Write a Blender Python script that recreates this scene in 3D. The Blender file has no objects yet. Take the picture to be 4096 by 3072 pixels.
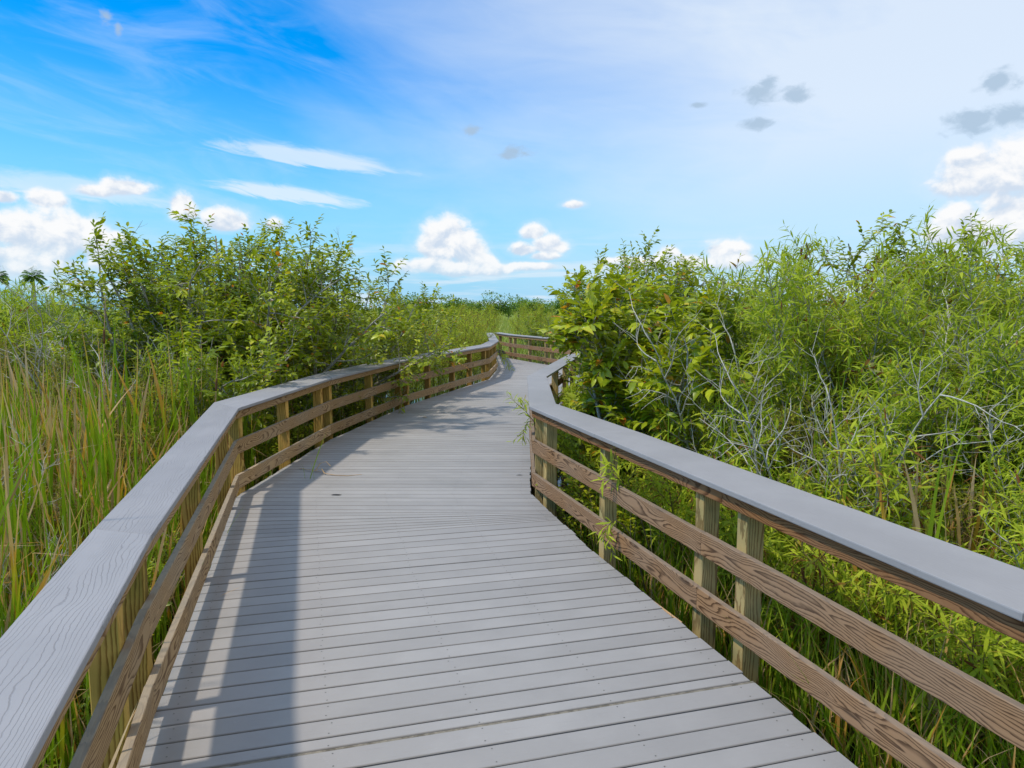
import bpy, bmesh, math, random
import numpy as np
from mathutils import Vector, Matrix

# ------------------------------------------------------------------ camera, sky, sun, exposure
sc = bpy.context.scene
COL = sc.collection
EYE = 1.95                                   # camera height above the deck (deck top is z = 0)
cam_d = bpy.data.cameras.new("camera"); cam = bpy.data.objects.new("camera", cam_d); COL.objects.link(cam)
cam.location = (0, 0, EYE); cam.rotation_euler = (math.radians(90 - 6.248), 0, 0)
cam_d.lens = 24.0; cam_d.sensor_width = 36.0; cam_d.clip_start = 0.05; cam_d.clip_end = 8000
sc.camera = cam
sc.view_settings.view_transform = 'Standard'; sc.view_settings.look = 'None'
sc.view_settings.exposure = 0.44; sc.view_settings.gamma = 1.0; sc.view_settings.use_curve_mapping = False
SUN_TO = Vector((-0.553, -0.21, 0.938)).normalized()
SUN_EL = math.asin(SUN_TO.z); SUN_AZ = math.atan2(SUN_TO.x, SUN_TO.y)
sun_d = bpy.data.lights.new("sun", 'SUN'); sun = bpy.data.objects.new("sun", sun_d); COL.objects.link(sun)
sun.rotation_euler = SUN_TO.to_track_quat('Z', 'Y').to_euler(); sun.location = (-20, -8, 35)
sun_d.energy = 2.25; sun_d.angle = math.radians(2.6); sun_d.color = (1.0, 0.93, 0.80)


class G:
    """small node-graph writer"""
    def __init__(s, nt):
        s.nt = nt; nt.nodes.clear()
    def n(s, t, **kw):
        nd = s.nt.nodes.new(t)
        for k, v in kw.items(): setattr(nd, k, v)
        return nd
    def put(s, sock, v):
        if isinstance(v, bpy.types.NodeSocket): s.nt.links.new(v, sock)
        elif v is not None:
            try: sock.default_value = v
            except Exception:
                sock.default_value = (*v, 1.0) if len(v) == 3 else v[:3]
    def m(s, op, a, b=None, c=None, clamp=False):
        nd = s.n('ShaderNodeMath', operation=op, use_clamp=clamp)
        s.put(nd.inputs[0], a); s.put(nd.inputs[1], b); s.put(nd.inputs[2], c)
        return nd.outputs[0]
    def add(s, a, b): return s.m('ADD', a, b)
    def sub(s, a, b): return s.m('SUBTRACT', a, b)
    def mul(s, a, b): return s.m('MULTIPLY', a, b)
    def v(s, op, a, b=None):
        nd = s.n('ShaderNodeVectorMath', operation=op)
        s.put(nd.inputs[0], a)
        if op == 'SCALE': s.put(nd.inputs[3], b)
        else: s.put(nd.inputs[1], b)
        return nd.outputs[0]
    def sep(s, v):
        nd = s.n('ShaderNodeSeparateXYZ'); s.put(nd.inputs[0], v); return nd.outputs
    def comb(s, x, y, z):
        nd = s.n('ShaderNodeCombineXYZ'); s.put(nd.inputs[0], x); s.put(nd.inputs[1], y); s.put(nd.inputs[2], z); return nd.outputs[0]
    def noise(s, vec, scale, detail=2.0, rough=0.5, dist=0.0, dim='3D', w=None):
        nd = s.n('ShaderNodeTexNoise', noise_dimensions=dim)
        if vec is not None and 'Vector' in nd.inputs: s.put(nd.inputs['Vector'], vec)
        if w is not None: s.put(nd.inputs['W'], w)
        s.put(nd.inputs['Scale'], scale); s.put(nd.inputs['Detail'], detail); s.put(nd.inputs['Roughness'], rough); s.put(nd.inputs['Distortion'], dist)
        return nd.outputs[0]
    def rng(s, val, a, b, c=0.0, d=1.0, smooth=True):
        nd = s.n('ShaderNodeMapRange', interpolation_type='SMOOTHSTEP' if smooth else 'LINEAR', clamp=True)
        for i, x in enumerate((val, a, b, c, d)): s.put(nd.inputs[i], x)
        return nd.outputs[0]
    def mix(s, f, a, b, blend='MIX'):
        nd = s.n('ShaderNodeMix', data_type='RGBA', blend_type=blend)
        s.put(nd.inputs[0], f); s.put(nd.inputs[6], a if isinstance(a, bpy.types.NodeSocket) else (*a, 1)); s.put(nd.inputs[7], b if isinstance(b, bpy.types.NodeSocket) else (*b, 1))
        return nd.outputs[2]
    def ramp(s, f, stops, interp='LINEAR'):
        nd = s.n('ShaderNodeValToRGB'); cr = nd.color_ramp; cr.interpolation = interp
        while len(cr.elements) < len(stops): cr.elements.new(0.5)
        for e, (p, c) in zip(cr.elements, stops): e.position = p; e.color = (*c, 1)
        s.put(nd.inputs[0], f); return nd.outputs[0]
    def attr(s, name): return s.n('ShaderNodeAttribute', attribute_name=name).outputs['Fac']
    def bump(s, h, strength, dist):
        nd = s.n('ShaderNodeBump'); s.put(nd.inputs['Height'], h); nd.inputs['Strength'].default_value = strength; nd.inputs['Distance'].default_value = dist
        return nd.outputs[0]

# sky: clear-air model, high veil thickening to one side, two combed streaks, cumulus low down, small grey scraps
W = bpy.data.worlds.new("World"); sc.world = W; W.use_nodes = True
g = G(W.node_tree)
sky = g.n('ShaderNodeTexSky', sky_type='NISHITA'); sky.sun_disc = False
sky.sun_elevation = SUN_EL; sky.sun_rotation = SUN_AZ
d_ = g.n('ShaderNodeTexCoord').outputs['Generated']
sx, sy, sz = g.sep(d_)
AZ = g.mul(g.m('ARCTAN2', sx, sy), 57.29578); EL = g.mul(g.m('ARCSINE', sz), 57.29578)
hs = g.n('ShaderNodeHueSaturation'); hs.inputs['Saturation'].default_value = 1.72; g.put(hs.inputs['Color'], sky.outputs[0])
base = g.mix(1.0, hs.outputs[0], (0.8, 1.55, 1.68), 'MULTIPLY')
SKY_K = 0.10
base = g.mix(g.rng(EL, 20.0, 0.0, 0.0, 0.9), base, tuple(0.76 * v / SKY_K for v in (0.30, 0.63, 0.94)))
P2 = g.comb(AZ, EL, 0.0)
def W8(v): return tuple(0.735 * a / SKY_K for a in v)
# --- veil
rot = g.n('ShaderNodeVectorRotate', rotation_type='Z_AXIS'); g.put(rot.inputs['Vector'], P2); rot.inputs['Angle'].default_value = math.radians(9)
VX = rot.outputs[0]
vx_, vy_, _vz = g.sep(VX)
n1 = g.noise(g.comb(g.mul(vx_, 0.035), g.mul(vy_, 0.10), 1.7), 1.0, 5, 0.55, 0.6)
n2 = g.noise(g.comb(g.mul(vx_, 0.09), g.mul(vy_, 0.42), 4.1), 1.0, 7, 0.6, 0.8)
side = g.m('COSINE', g.mul(g.sub(AZ, 85.0), 0.0174533))
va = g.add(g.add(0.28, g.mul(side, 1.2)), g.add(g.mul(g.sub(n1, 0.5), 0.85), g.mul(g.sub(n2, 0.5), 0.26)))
va = g.add(va, g.rng(EL, 30.0, 60.0, 0.0, 0.6))  # extra veil added overhead, out of view, to lift and whiten the fill light
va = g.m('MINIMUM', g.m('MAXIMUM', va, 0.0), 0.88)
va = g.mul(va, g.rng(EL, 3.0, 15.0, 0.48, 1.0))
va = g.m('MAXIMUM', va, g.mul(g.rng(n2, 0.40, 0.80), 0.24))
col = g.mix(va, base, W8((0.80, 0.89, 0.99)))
# --- thin layered cloud low down
lay = g.noise(g.comb(g.mul(AZ, 0.10), g.mul(EL, 0.95), 13.0), 1.0, 5, 0.55, 0.5)
col = g.mix(g.mul(g.rng(lay, 0.46, 0.66), g.rng(EL, 7.5, 1.5, 0.0, 0.62)), col, W8((0.84, 0.90, 0.97)))
# --- combed streaks
def streak(col, az, el, ra, re, ang, amp, sd):
    r = g.n('ShaderNodeVectorRotate', rotation_type='Z_AXIS'); g.put(r.inputs['Vector'], P2); r.inputs['Center'].default_value = (az, el, 0); r.inputs['Angle'].default_value = math.radians(ang)
    x, y, _ = g.sep(r.outputs[0]); x = g.mul(g.sub(x, az), 1 / ra); y = g.mul(g.sub(y, el), 1 / re)
    y = g.add(y, g.mul(g.mul(x, x), 0.35))
    nn = g.noise(g.comb(g.mul(x, 2.2), g.mul(g.add(y, g.mul(x, 0.8)), 1.1), sd), 1.0, 6, 0.62, 0.9)
    f = g.sub(1.0, g.m('SQRT', g.add(g.mul(x, x), g.mul(y, y))))
    up = g.rng(y, -0.9, 0.9, 0.30, 0.9, False)
    a = g.rng(g.add(f, g.mul(g.sub(nn, 0.5), 1.15)), 0.0, up)
    return g.mix(g.mul(a, amp), col, W8((0.86, 0.93, 0.99)))
col = streak(col, -15.8, 11.75, 8.6, 0.85, 5.0, 0.66, 2.0)
col = streak(col, -17.6, 8.95, 6.9, 0.75, 5.5, 0.72, 7.3)
col = streak(col, -32.0, 8.4, 8.0, 1.0, 3.0, 0.5, 11.0)
# --- blobs
CUM = [(-35.6, 5.24, 2.18, 1.54), (-33.8, 4.74, 3.2, 2.56), (-31.7, 4.99, 1.79, 2.05), (-30.7, 4.17, 1.54, 1.79), (-36.0, 7.3, 0.88, 0.55), (-35.7, 3.14, 2.82, 1.54), (-29.6, 4.9, 0.88, 0.77), (-28.8, 8.6, 1.87, 0.77), (-30.9, 8.2, 1.32, 0.55), (-33.6, 7.4, 1.32, 0.77), (-25.3, 7.7, 1.1, 0.88), (-25.2, 7.1, 0.99, 0.88), (-22.3, 6.7, 1.87, 0.99), (-18.8, 6.5, 0.77, 0.66), (-5.1, 5.96, 2.3, 1.66), (-5.9, 4.94, 2.3, 1.54), (-3.5, 4.54, 1.79, 1.54), (-2.4, 3.8, 1.43, 0.99), (-7.2, 3.6, 2.75, 0.77), (-1.8, 3.3, 2.09, 0.66), (-4.5, 3.2, 4.51, 0.66), (1.8, 6.3, 1.1, 0.77), (0.7, 4.8, 1.32, 0.66), (3.1, 5.2, 1.43, 0.99), (2.7, 4.3, 1.32, 0.44), (5.0, 8.4, 1.1, 0.44), (1.5, 3.5, 2.53, 0.44), (9.3, 3.8, 1.98, 0.55), (11.3, 3.5, 2.2, 0.55), (13.7, 3.6, 2.09, 0.99), (13.0, 4.3, 0.88, 0.66), (17.1, 4.4, 1.76, 1.1), (17.1, 3.7, 2.31, 0.77), (32.7, 10.1, 1.43, 0.77), (33.4, 8.88, 2.69, 1.92), (35.5, 9.06, 2.05, 2.82), (32.6, 6.3, 1.54, 0.99), (33.7, 5.06, 2.82, 1.66), (35.8, 6.13, 2.3, 2.43), (38.2, 7.37, 3.07, 3.97), (36.8, 10.04, 2.18, 1.54)]
GREY = [(19.1, 16.0, 1.9, 1.0), (19.7, 16.5, 1.0, 0.8), (21.8, 15.6, 1.8, 0.8), (14.8, 15.5, 1.1, 0.3), (19.0, 13.8, 1.6, 0.6), (34.3, 14.7, 1.5, 0.9), (33.2, 12.4, 2.3, 1.1), (35.2, 12.5, 2.0, 1.0), (-3.4, 14.1, 1.2, 0.5), (0.2, 12.6, 1.8, 0.6), (-0.4, 12.3, 1.4, 0.4), (-29.4, 19.4, 0.6, 0.6), (-28.8, 18.9, 0.4, 0.6), ]
def field(blobs, flat):
    """soft union of the blobs, and how high in its blob a direction lies"""
    F = NUM = DEN = None
    for a, e, ra, re in blobs:
        x = g.mul(g.sub(AZ, a), 1 / ra); y0 = g.mul(g.sub(EL, e), 1 / re)
        y = g.m('MAXIMUM', y0, g.mul(y0, -1.4)) if flat else y0
        f = g.sub(1.0, g.m('SQRT', g.add(g.mul(x, x), g.mul(y, y))))
        F = f if F is None else g.m('SMOOTH_MAX', F, f, 0.18)
        if flat:
            w = g.m('MAXIMUM', g.add(f, 0.5), 0.0); w = g.mul(g.mul(w, w), w)
            NUM = g.mul(w, y0) if NUM is None else g.m('MULTIPLY_ADD', w, y0, NUM); DEN = w if DEN is None else g.add(DEN, w)
    return (F, g.m('DIVIDE', NUM, g.add(DEN, 0.001))) if flat else F
def fbm(dx, dy, sc_, det): return g.noise(g.comb(g.add(AZ, dx), g.mul(g.add(EL, dy), 1.15), 9.0), sc_, det, 0.56, 0.25)
na, nb2 = fbm(0, 0, 0.46, 7), fbm(-0.35, 0.55, 0.46, 4)
shade_ = lambda v, n_a, n_b: g.rng(g.add(g.mul(g.sub(n_a, n_b), 2.6), g.add(0.50, g.mul(v, 0.70))), 0.08, 0.90)
far_ = g.rng(EL, 1.0, 6.0, 0.0, 1.0)
dark = g.mix(far_, W8((0.56, 0.73, 0.89)), W8((0.64, 0.735, 0.87)))
def cumulus(col, F, vert):
    shape = g.add(g.add(F, 0.16), g.mul(g.sub(na, 0.5), 1.75))
    ca = g.rng(shape, -0.02, 0.5)
    ccol = g.mix(shade_(vert, na, nb2), dark, W8((0.985, 0.985, 0.99)))
    halo = g.mul(g.rng(shape, -0.5, 0.2), 0.16)
    col = g.mix(halo, col, W8((0.82, 0.89, 0.97)))
    return g.mix(g.mul(ca, g.rng(EL, 1.0, 5.0, 0.72, 0.97)), col, ccol)
# low cumulus all round the rest of the horizon
ring = g.sub(g.sub(0.85, g.m('ABSOLUTE', g.mul(g.sub(EL, 4.2), 0.30))), g.mul(g.noise(g.comb(g.mul(AZ, 0.12), g.mul(EL, 0.12), 3.0), 1.0, 2, 0.5), 1.75))
col_ring = cumulus(col, ring, g.mul(g.sub(EL, 4.0), 0.3))
col_view = cumulus(col, *field(CUM, True))
ng = g.noise(g.comb(AZ, g.mul(EL, 1.4), 21.0), 0.8, 6, 0.6, 0.4)
ga = g.rng(g.add(field(GREY, False), g.mul(g.sub(ng, 0.5), 2.1)), 0.0, 0.8)
col_view = g.mix(g.mul(ga, 0.8), col_view, W8((0.40, 0.54, 0.70)))
def background(c):
    b = g.n('ShaderNodeBackground'); b.inputs['Strength'].default_value = SKY_K; g.put(b.inputs[0], c); return b.outputs[0]
def pick(f, a, b):
    x = g.n('ShaderNodeMixShader'); g.put(x.inputs[0], f); g.put(x.inputs[1], a); g.put(x.inputs[2], b); return x.outputs[0]
aaz = g.m('ABSOLUTE', AZ)
low = g.m('LESS_THAN', EL, 13.0); ahead = g.mul(g.m('LESS_THAN', aaz, 44.0), g.m('LESS_THAN', EL, 21.5))
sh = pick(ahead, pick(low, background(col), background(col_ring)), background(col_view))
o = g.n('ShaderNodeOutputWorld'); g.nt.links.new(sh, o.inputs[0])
W.cycles.sampling_method = 'MANUAL'; W.cycles.sample_map_resolution = 512


# ------------------------------------------------------------------ helpers
rs = np.random.RandomState(11)
random.seed(11)

def tag(o, label=None, cat=None, group=None, kind=None):
    if label: o['label'] = label
    if cat: o['category'] = cat
    if group: o['group'] = group
    if kind: o['kind'] = kind
    return o

def empty(name, loc=(0, 0, 0)):
    o = bpy.data.objects.new(name, None); COL.objects.link(o); o.location = loc; o.empty_display_size = 0.1
    return o

def link(name, me, parent=None, loc=None, mw=None):
    o = bpy.data.objects.new(name, me); COL.objects.link(o)
    if parent is not None: o.parent = parent
    if mw is not None: o.matrix_basis = mw
    elif loc is not None: o.location = loc
    return o

def np_mesh(name, V, tris=None, quads=None, mat=None, tint=None, smooth=True):
    me = bpy.data.meshes.new(name)
    V = np.asarray(V, np.float32)
    nt = 0 if tris is None else len(tris); nq = 0 if quads is None else len(quads)
    me.vertices.add(len(V)); me.vertices.foreach_set('co', V.ravel())
    idx = np.concatenate([np.asarray(tris, np.int32).ravel() if nt else np.zeros(0, np.int32), np.asarray(quads, np.int32).ravel() if nq else np.zeros(0, np.int32)])
    me.loops.add(len(idx)); me.loops.foreach_set('vertex_index', idx)
    me.polygons.add(nt + nq)
    st = np.concatenate([np.arange(nt) * 3, nt * 3 + np.arange(nq) * 4]).astype(np.int32)
    me.polygons.foreach_set('loop_start', st)
    try: me.polygons.foreach_set('loop_total', np.concatenate([np.full(nt, 3), np.full(nq, 4)]).astype(np.int32))
    except Exception: pass
    if smooth: me.polygons.foreach_set('use_smooth', np.ones(nt + nq, bool))
    if tint is not None:
        a = me.attributes.new('tint', 'FLOAT', 'POINT'); a.data.foreach_set('value', np.asarray(tint, np.float32))
    me.update(calc_edges=True)
    if mat: me.materials.append(mat)
    return me

def prism(poly, z0, z1, chamfer=0.0, mat=None, name='board', segs=1):
    """poly: 4 plan points, first edge runs along the board; local X = first edge. returns mesh + matrix"""
    a = Vector((*poly[0], 0)); b = Vector((*poly[1], 0)); ex = (b - a).normalized(); ey = Vector((-ex.y, ex.x, 0)); ez = Vector((0, 0, 1))
    M = Matrix((ex, ey, ez)).transposed().to_4x4(); M.translation = (a.x, a.y, z0)
    inv = M.inverted()
    bm = bmesh.new()
    lo = [bm.verts.new(inv @ Vector((x, y, z0))) for x, y in poly]; hi = [bm.verts.new(inv @ Vector((x, y, z1))) for x, y in poly]
    n = len(poly)
    bm.faces.new(lo[::-1]); bm.faces.new(hi)
    for i in range(n): bm.faces.new((lo[i], lo[(i + 1) % n], hi[(i + 1) % n], hi[i]))
    bmesh.ops.recalc_face_normals(bm, faces=bm.faces)
    if chamfer: bmesh.ops.bevel(bm, geom=bm.edges[:], offset=chamfer, segments=segs, affect='EDGES', profile=0.5)
    me = bpy.data.meshes.new(name); bm.to_mesh(me); bm.free()
    if mat: me.materials.append(mat)
    return me, M

def new_mat(name):
    m = bpy.data.materials.new(name); m.use_nodes = True
    return m, G(m.node_tree)

def finish(g, color, rough, normal=None, spec=0.5, extra=None):
    p = g.n('ShaderNodeBsdfPrincipled'); g.put(p.inputs['Base Color'], color); g.put(p.inputs['Roughness'], rough)
    p.inputs['Specular IOR Level'].default_value = spec
    if normal is not None: g.put(p.inputs['Normal'], normal)
    o = g.n('ShaderNodeOutputMaterial')
    g.nt.links.new(p.outputs[0] if extra is None else extra(p), o.inputs[0])
    return p

# ------------------------------------------------------------------ materials
def composite(name, base, emboss, stain):
    m, g = new_mat(name)
    tc = g.n('ShaderNodeTexCoord').outputs['Object']; rnd = g.n('ShaderNodeObjectInfo').outputs['Random']
    vec = g.v('ADD', tc, g.comb(g.mul(rnd, 37.0), g.mul(rnd, 11.3), g.mul(rnd, 5.0)))
    x, y, z = g.sep(vec)
    fine = g.noise(g.comb(g.mul(x, 9.0), g.mul(y, 120.0), g.mul(z, 120)), 1.0, 4, 0.6)
    blot = g.noise(vec, 2.2, 4, 0.55)
    spots = g.noise(vec, 55.0, 2, 0.5)
    c = g.mix(g.rng(blot, 0.3, 0.75), tuple(b * 0.93 for b in base), tuple(b * 1.05 for b in base))
    c = g.mix(g.mul(g.rng(fine, 0.55, 0.8), 0.22), c, tuple(b * 0.62 for b in base))
    c = g.mix(g.mul(g.rng(spots, 0.62, 0.8), 0.18), c, tuple(b * 1.35 for b in base))
    c = g.mix(g.mul(g.sub(rnd, 0.5), 0.34), c, (0.0, 0.0, 0.0), 'MIX') if False else c
    hv = g.mul(g.add(g.mul(rnd, 0.12), 0.94), 1.0)
    c = g.mix(1.0, c, g.comb(hv, hv, hv), 'MULTIPLY')
    if stain:
        yl = g.sep(tc)[1]
        c = g.mix(g.mul(g.rng(yl, 0.001, 0.011, 1.0, 0.0), 0.55), c, (0.15, 0.125, 0.10))
        st = g.noise(g.n('ShaderNodeNewGeometry').outputs['Position'], 0.9, 5, 0.62)
        c = g.mix(g.mul(g.rng(st, 0.54, 0.76), 0.36), c, (0.20, 0.19, 0.175))
    # grain pressed into the board: contour lines of a stretched field
    fld = g.noise(g.comb(g.mul(x, 1.7), g.mul(y, 5.5), g.mul(z, 3.0)), 1.0, 2.5, 0.45, 0.3)
    jag = g.noise(g.comb(g.mul(x, 26.0), g.mul(y, 9.0), 0.0), 1.0, 2, 0.5)
    ph = g.add(g.add(g.mul(fld, 9.0), g.mul(y, 62.0)), g.mul(jag, 0.55))
    tri = g.m('PINGPONG', ph, 0.5)
    groove = g.rng(tri, 0.0, 0.13, 1.0, 0.0)
    patchy = g.rng(g.noise(g.comb(g.mul(x, 2.0), g.mul(y, 9.0), 3.3), 1.0, 2, 0.5), 0.3, 0.55)
    groove = g.mul(groove, patchy)
    if emboss > 0: c = g.mix(g.mul(groove, 0.5 * emboss), c, tuple(b * 0.45 for b in base))
    h = g.add(g.mul(groove, -1.0 * emboss), g.mul(fine, 0.25))
    nrm = g.bump(h, 0.5, 0.003)
    finish(g, c, g.add(0.58, g.mul(blot, 0.14)), nrm, 0.2)
    return m

def timber(name, light, dark, grey, greyness, freq=75.0, knots=1.0, green=None, contrast=0.95, off=0.018, wav=0.13, wobble=0.30, bleach=0.8):
    m, g = new_mat(name)
    tc = g.n('ShaderNodeTexCoord').outputs['Object']; rnd = g.n('ShaderNodeObjectInfo').outputs['Random']
    x0, y0, z0 = g.sep(tc)
    x = g.add(x0, g.mul(rnd, 61.0)); y = g.add(y0, g.mul(rnd, 3.1)); z = z0
    vec = g.comb(x, y, z)
    wob = g.noise(g.comb(g.mul(x, 1.1), g.mul(y, 2.0), g.mul(z, 4.0)), 1.0, 2.0, 0.5)
    wob2 = g.noise(g.comb(g.mul(x, 6.0), g.mul(y, 22.0), g.mul(z, 26.0)), 1.0, 3.0, 0.6)
    vo = g.n('ShaderNodeTexVoronoi', voronoi_dimensions='3D', feature='F1'); g.put(vo.inputs['Vector'], g.comb(g.mul(x, 1.5), g.mul(y, 3.0), g.mul(z, 9.0))); vo.inputs['Scale'].default_value = 1.0
    kd = vo.outputs['Distance']
    kf = g.m('POWER', 2.718, g.mul(g.mul(kd, kd), -26.0))
    pz = g.add(g.add(g.sub(z, 0.06), g.mul(g.sub(wob, 0.5), wobble)), g.mul(g.sub(wob2, 0.5), 0.026))
    py = g.add(off, g.mul(g.sub(g.noise(None, 0.9, 1, 0.5, dim='1D', w=x), 0.5), wav))
    r = g.m('SQRT', g.add(g.mul(pz, pz), g.mul(py, py)))
    ph = g.add(g.mul(r, freq), g.mul(kf, 2.6 * knots))
    fr = g.m('FRACT', ph)
    late = g.mul(g.rng(fr, 0.38, 0.86), g.rng(fr, 0.9, 1.0, 1.0, 0.0))
    fibre = g.noise(g.comb(g.mul(x, 10.0), g.mul(y, 190.0), g.mul(z, 190.0)), 1.0, 3, 0.6)
    big = g.noise(vec, 1.6, 3, 0.55)
    mid = tuple((a * 0.6 + b * 0.4) for a, b in zip(light, dark))
    c = g.ramp(g.mul(late, contrast), [(0.0, light), (0.45, mid), (1.0, dark)])
    c = g.mix(g.mul(g.rng(fibre, 0.4, 0.8), 0.35), c, mid)
    c = g.mix(g.mul(g.rng(kf, 0.55, 0.9), 0.75 * knots), c, tuple(d * 0.55 for d in dark))
    gm = g.mul(g.rng(big, 0.35, 0.7), greyness)
    c = g.mix(gm, c, g.mix(g.mul(late, 0.8), grey, tuple(a * 0.42 for a in grey)))
    if green:
        gr = g.noise(vec, 2.7, 3, 0.5)
        c = g.mix(g.mul(g.rng(gr, 0.42, 0.68), 0.65), c, g.mix(late, green, tuple(a * 0.5 for a in green)))
    nz = g.sep(g.n('ShaderNodeNewGeometry').outputs['Normal'])[2]
    c = g.mix(g.mul(g.rng(nz, 0.5, 0.9), bleach), c, g.mix(g.mul(fibre, 0.7), grey, tuple(a * 0.5 for a in grey)))
    hv = g.add(g.mul(rnd, 0.34), 0.83)
    c = g.mix(1.0, c, g.comb(hv, hv, hv), 'MULTIPLY')
    nrm = g.bump(g.add(g.mul(late, -0.6), g.mul(fibre, 0.6)), 0.45, 0.002)
    finish(g, c, 0.78, nrm, 0.1)
    return m

M_DECK = composite('deck_composite', (0.325, 0.298, 0.281), 0.0, True)
M_CAP = composite('cap_composite', (0.31, 0.289, 0.287), 0.85, False)
M_CAP_PLAIN = composite('smooth_cap_composite', (0.31, 0.287, 0.28), 0.22, False)
M_RAIL_TAN = timber('weathered_tan_timber', (0.46, 0.29, 0.14), (0.14, 0.068, 0.026), (0.37, 0.295, 0.215), 0.42, 72.0)
M_RAIL_DARK = timber('weathered_brown_timber', (0.32, 0.175, 0.085), (0.06, 0.025, 0.010), (0.28, 0.21, 0.155), 0.35, 68.0)
M_FASCIA = timber('red_brown_timber', (0.28, 0.13, 0.05), (0.085, 0.032, 0.011), (0.25, 0.18, 0.13), 0.2, 80.0, 0.4)
M_FASCIA_TAN = timber('orange_tan_timber', (0.42, 0.255, 0.11), (0.17, 0.08, 0.028), (0.36, 0.29, 0.22), 0.25, 80.0, 0.4)
M_POST_Y = timber('treated_yellow_timber', (0.54, 0.315, 0.075), (0.21, 0.095, 0.016), (0.38, 0.3, 0.17), 0.12, 80.0, 0.5, (0.33, 0.25, 0.045), off=0.075, wav=0.05, wobble=0.07)
M_POST_G = timber('treated_pale_timber', (0.54, 0.37, 0.14), (0.24, 0.135, 0.042), (0.38, 0.32, 0.22), 0.25, 80.0, 0.5, (0.25, 0.23, 0.10), off=0.085, wav=0.05, wobble=0.07)
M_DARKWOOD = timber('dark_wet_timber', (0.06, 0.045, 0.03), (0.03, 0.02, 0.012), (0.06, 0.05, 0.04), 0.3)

def simple(name, col, rough, spec=0.4, var=0.25, scale=8.0):
    m, g = new_mat(name)
    tc = g.n('ShaderNodeTexCoord').outputs['Object']
    n = g.noise(tc, scale, 4, 0.6)
    c = g.mix(g.rng(n, 0.3, 0.7), tuple(a * (1 - var) for a in col), tuple(a * (1 + var) for a in col))
    finish(g, c, rough, None, spec)
    return m
M_SCREW = simple('screw_metal', (0.11, 0.10, 0.09), 0.5)

def leafmat(name, stops, under, gloss, trans, rough=0.45, backmix=0.65):
    """colour from the leaf's own tint; paler dull underside; light passes through"""
    m, g = new_mat(name)
    t = g.attr('tint')
    geo = g.n('ShaderNodeNewGeometry')
    n = g.noise(geo.outputs['Position'], 9.0, 2, 0.5)
    t2 = g.add(t, g.mul(g.sub(n, 0.5), 0.16))
    c = g.ramp(t2, stops)
    cu = g.mix(backmix, c, under)
    cc = g.mix(geo.outputs['Backfacing'], c, cu)
    p = g.n('ShaderNodeBsdfPrincipled'); g.put(p.inputs['Base Color'], cc); p.inputs['Roughness'].default_value = rough; p.inputs['Specular IOR Level'].default_value = gloss
    tr = g.n('ShaderNodeBsdfTranslucent'); tcol = g.mix(1.0, c, (1.15, 1.25, 0.55), 'MULTIPLY'); g.put(tr.inputs['Color'], tcol)
    mx = g.n('ShaderNodeMixShader'); mx.inputs[0].default_value = trans
    g.nt.links.new(p.outputs[0], mx.inputs[1]); g.nt.links.new(tr.outputs[0], mx.inputs[2])
    o = g.n('ShaderNodeOutputMaterial'); g.nt.links.new(mx.outputs[0], o.inputs[0])
    return m

M_WILLOW = leafmat('willow_leaf', [(0.0, (0.1813, 0.2348, 0.0137)), (0.35, (0.29, 0.3523, 0.0205)), (0.7, (0.4109, 0.4697, 0.0296)), (0.9, (0.5317, 0.5636, 0.0456)), (0.955, (0.435, 0.3288, 0.0456)), (1.0, (0.1933, 0.0705, 0.0228))], (0.30, 0.36, 0.10), 0.14, 0.42, 0.55)
M_OLIVE = leafmat('olive_leaf', [(0.0, (0.17, 0.105, 0.025)), (0.4, (0.21, 0.185, 0.025)), (0.75, (0.27, 0.28, 0.035)), (0.93, (0.38, 0.30, 0.05)), (1.0, (0.18, 0.07, 0.02))], (0.28, 0.25, 0.08), 0.14, 0.46, 0.55)
M_BROAD = leafmat('broad_glossy_leaf', [(0.0, (0.0983, 0.1599, 0.0092)), (0.35, (0.2164, 0.2783, 0.0115)), (0.7, (0.354, 0.4027, 0.0161)), (0.9, (0.5506, 0.5567, 0.0276)), (0.95, (0.6817, 0.2961, 0.023)), (1.0, (0.5244, 0.1421, 0.0138))], (0.23, 0.17, 0.025), 0.42, 0.38, 0.36, 0.6)
M_BLADE = leafmat('reed_blade', [(0.0, (0.15, 0.27, 0.008)), (0.3, (0.27, 0.38, 0.012)), (0.5, (0.50, 0.43, 0.025)), (0.62, (0.60, 0.29, 0.05)), (0.8, (0.66, 0.46, 0.28)), (1.0, (0.38, 0.20, 0.09))], (0.3, 0.28, 0.07), 0.18, 0.38, 0.55, 0.15)
M_MARSH = leafmat('marsh_grass_blade', [(0.0, (0.18, 0.26, 0.022)), (0.5, (0.34, 0.38, 0.055)), (0.8, (0.46, 0.44, 0.10)), (1.0, (0.52, 0.41, 0.19))], (0.36, 0.38, 0.1), 0.25, 0.35)
M_FAR = leafmat('far_tree_leaf', [(0.0, (0.07, 0.14, 0.013)), (0.5, (0.14, 0.24, 0.02)), (1.0, (0.26, 0.35, 0.035))], (0.14, 0.2, 0.03), 0.3, 0.3)
M_BARK = simple('grey_lichen_bark', (0.36, 0.325, 0.27), 0.9, 0.1, 0.45, 40.0)
M_TWIG = simple('pale_bare_twig', (0.47, 0.425, 0.355), 0.9, 0.1, 0.35, 40.0)
M_STEM = simple('olive_brown_stem', (0.17, 0.125, 0.06), 0.8, 0.2, 0.4, 30.0)
M_SPIKE = simple('brown_velvet_spike', (0.13, 0.065, 0.03), 0.95, 0.1, 0.3, 60.0)
M_DEADLEAF = simple('dark_dead_leaf', (0.03, 0.028, 0.03), 0.5)
M_SPLINT = simple('fresh_tan_stalk', (0.48, 0.29, 0.15), 0.7, 0.3, 0.2, 30.0)

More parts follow.
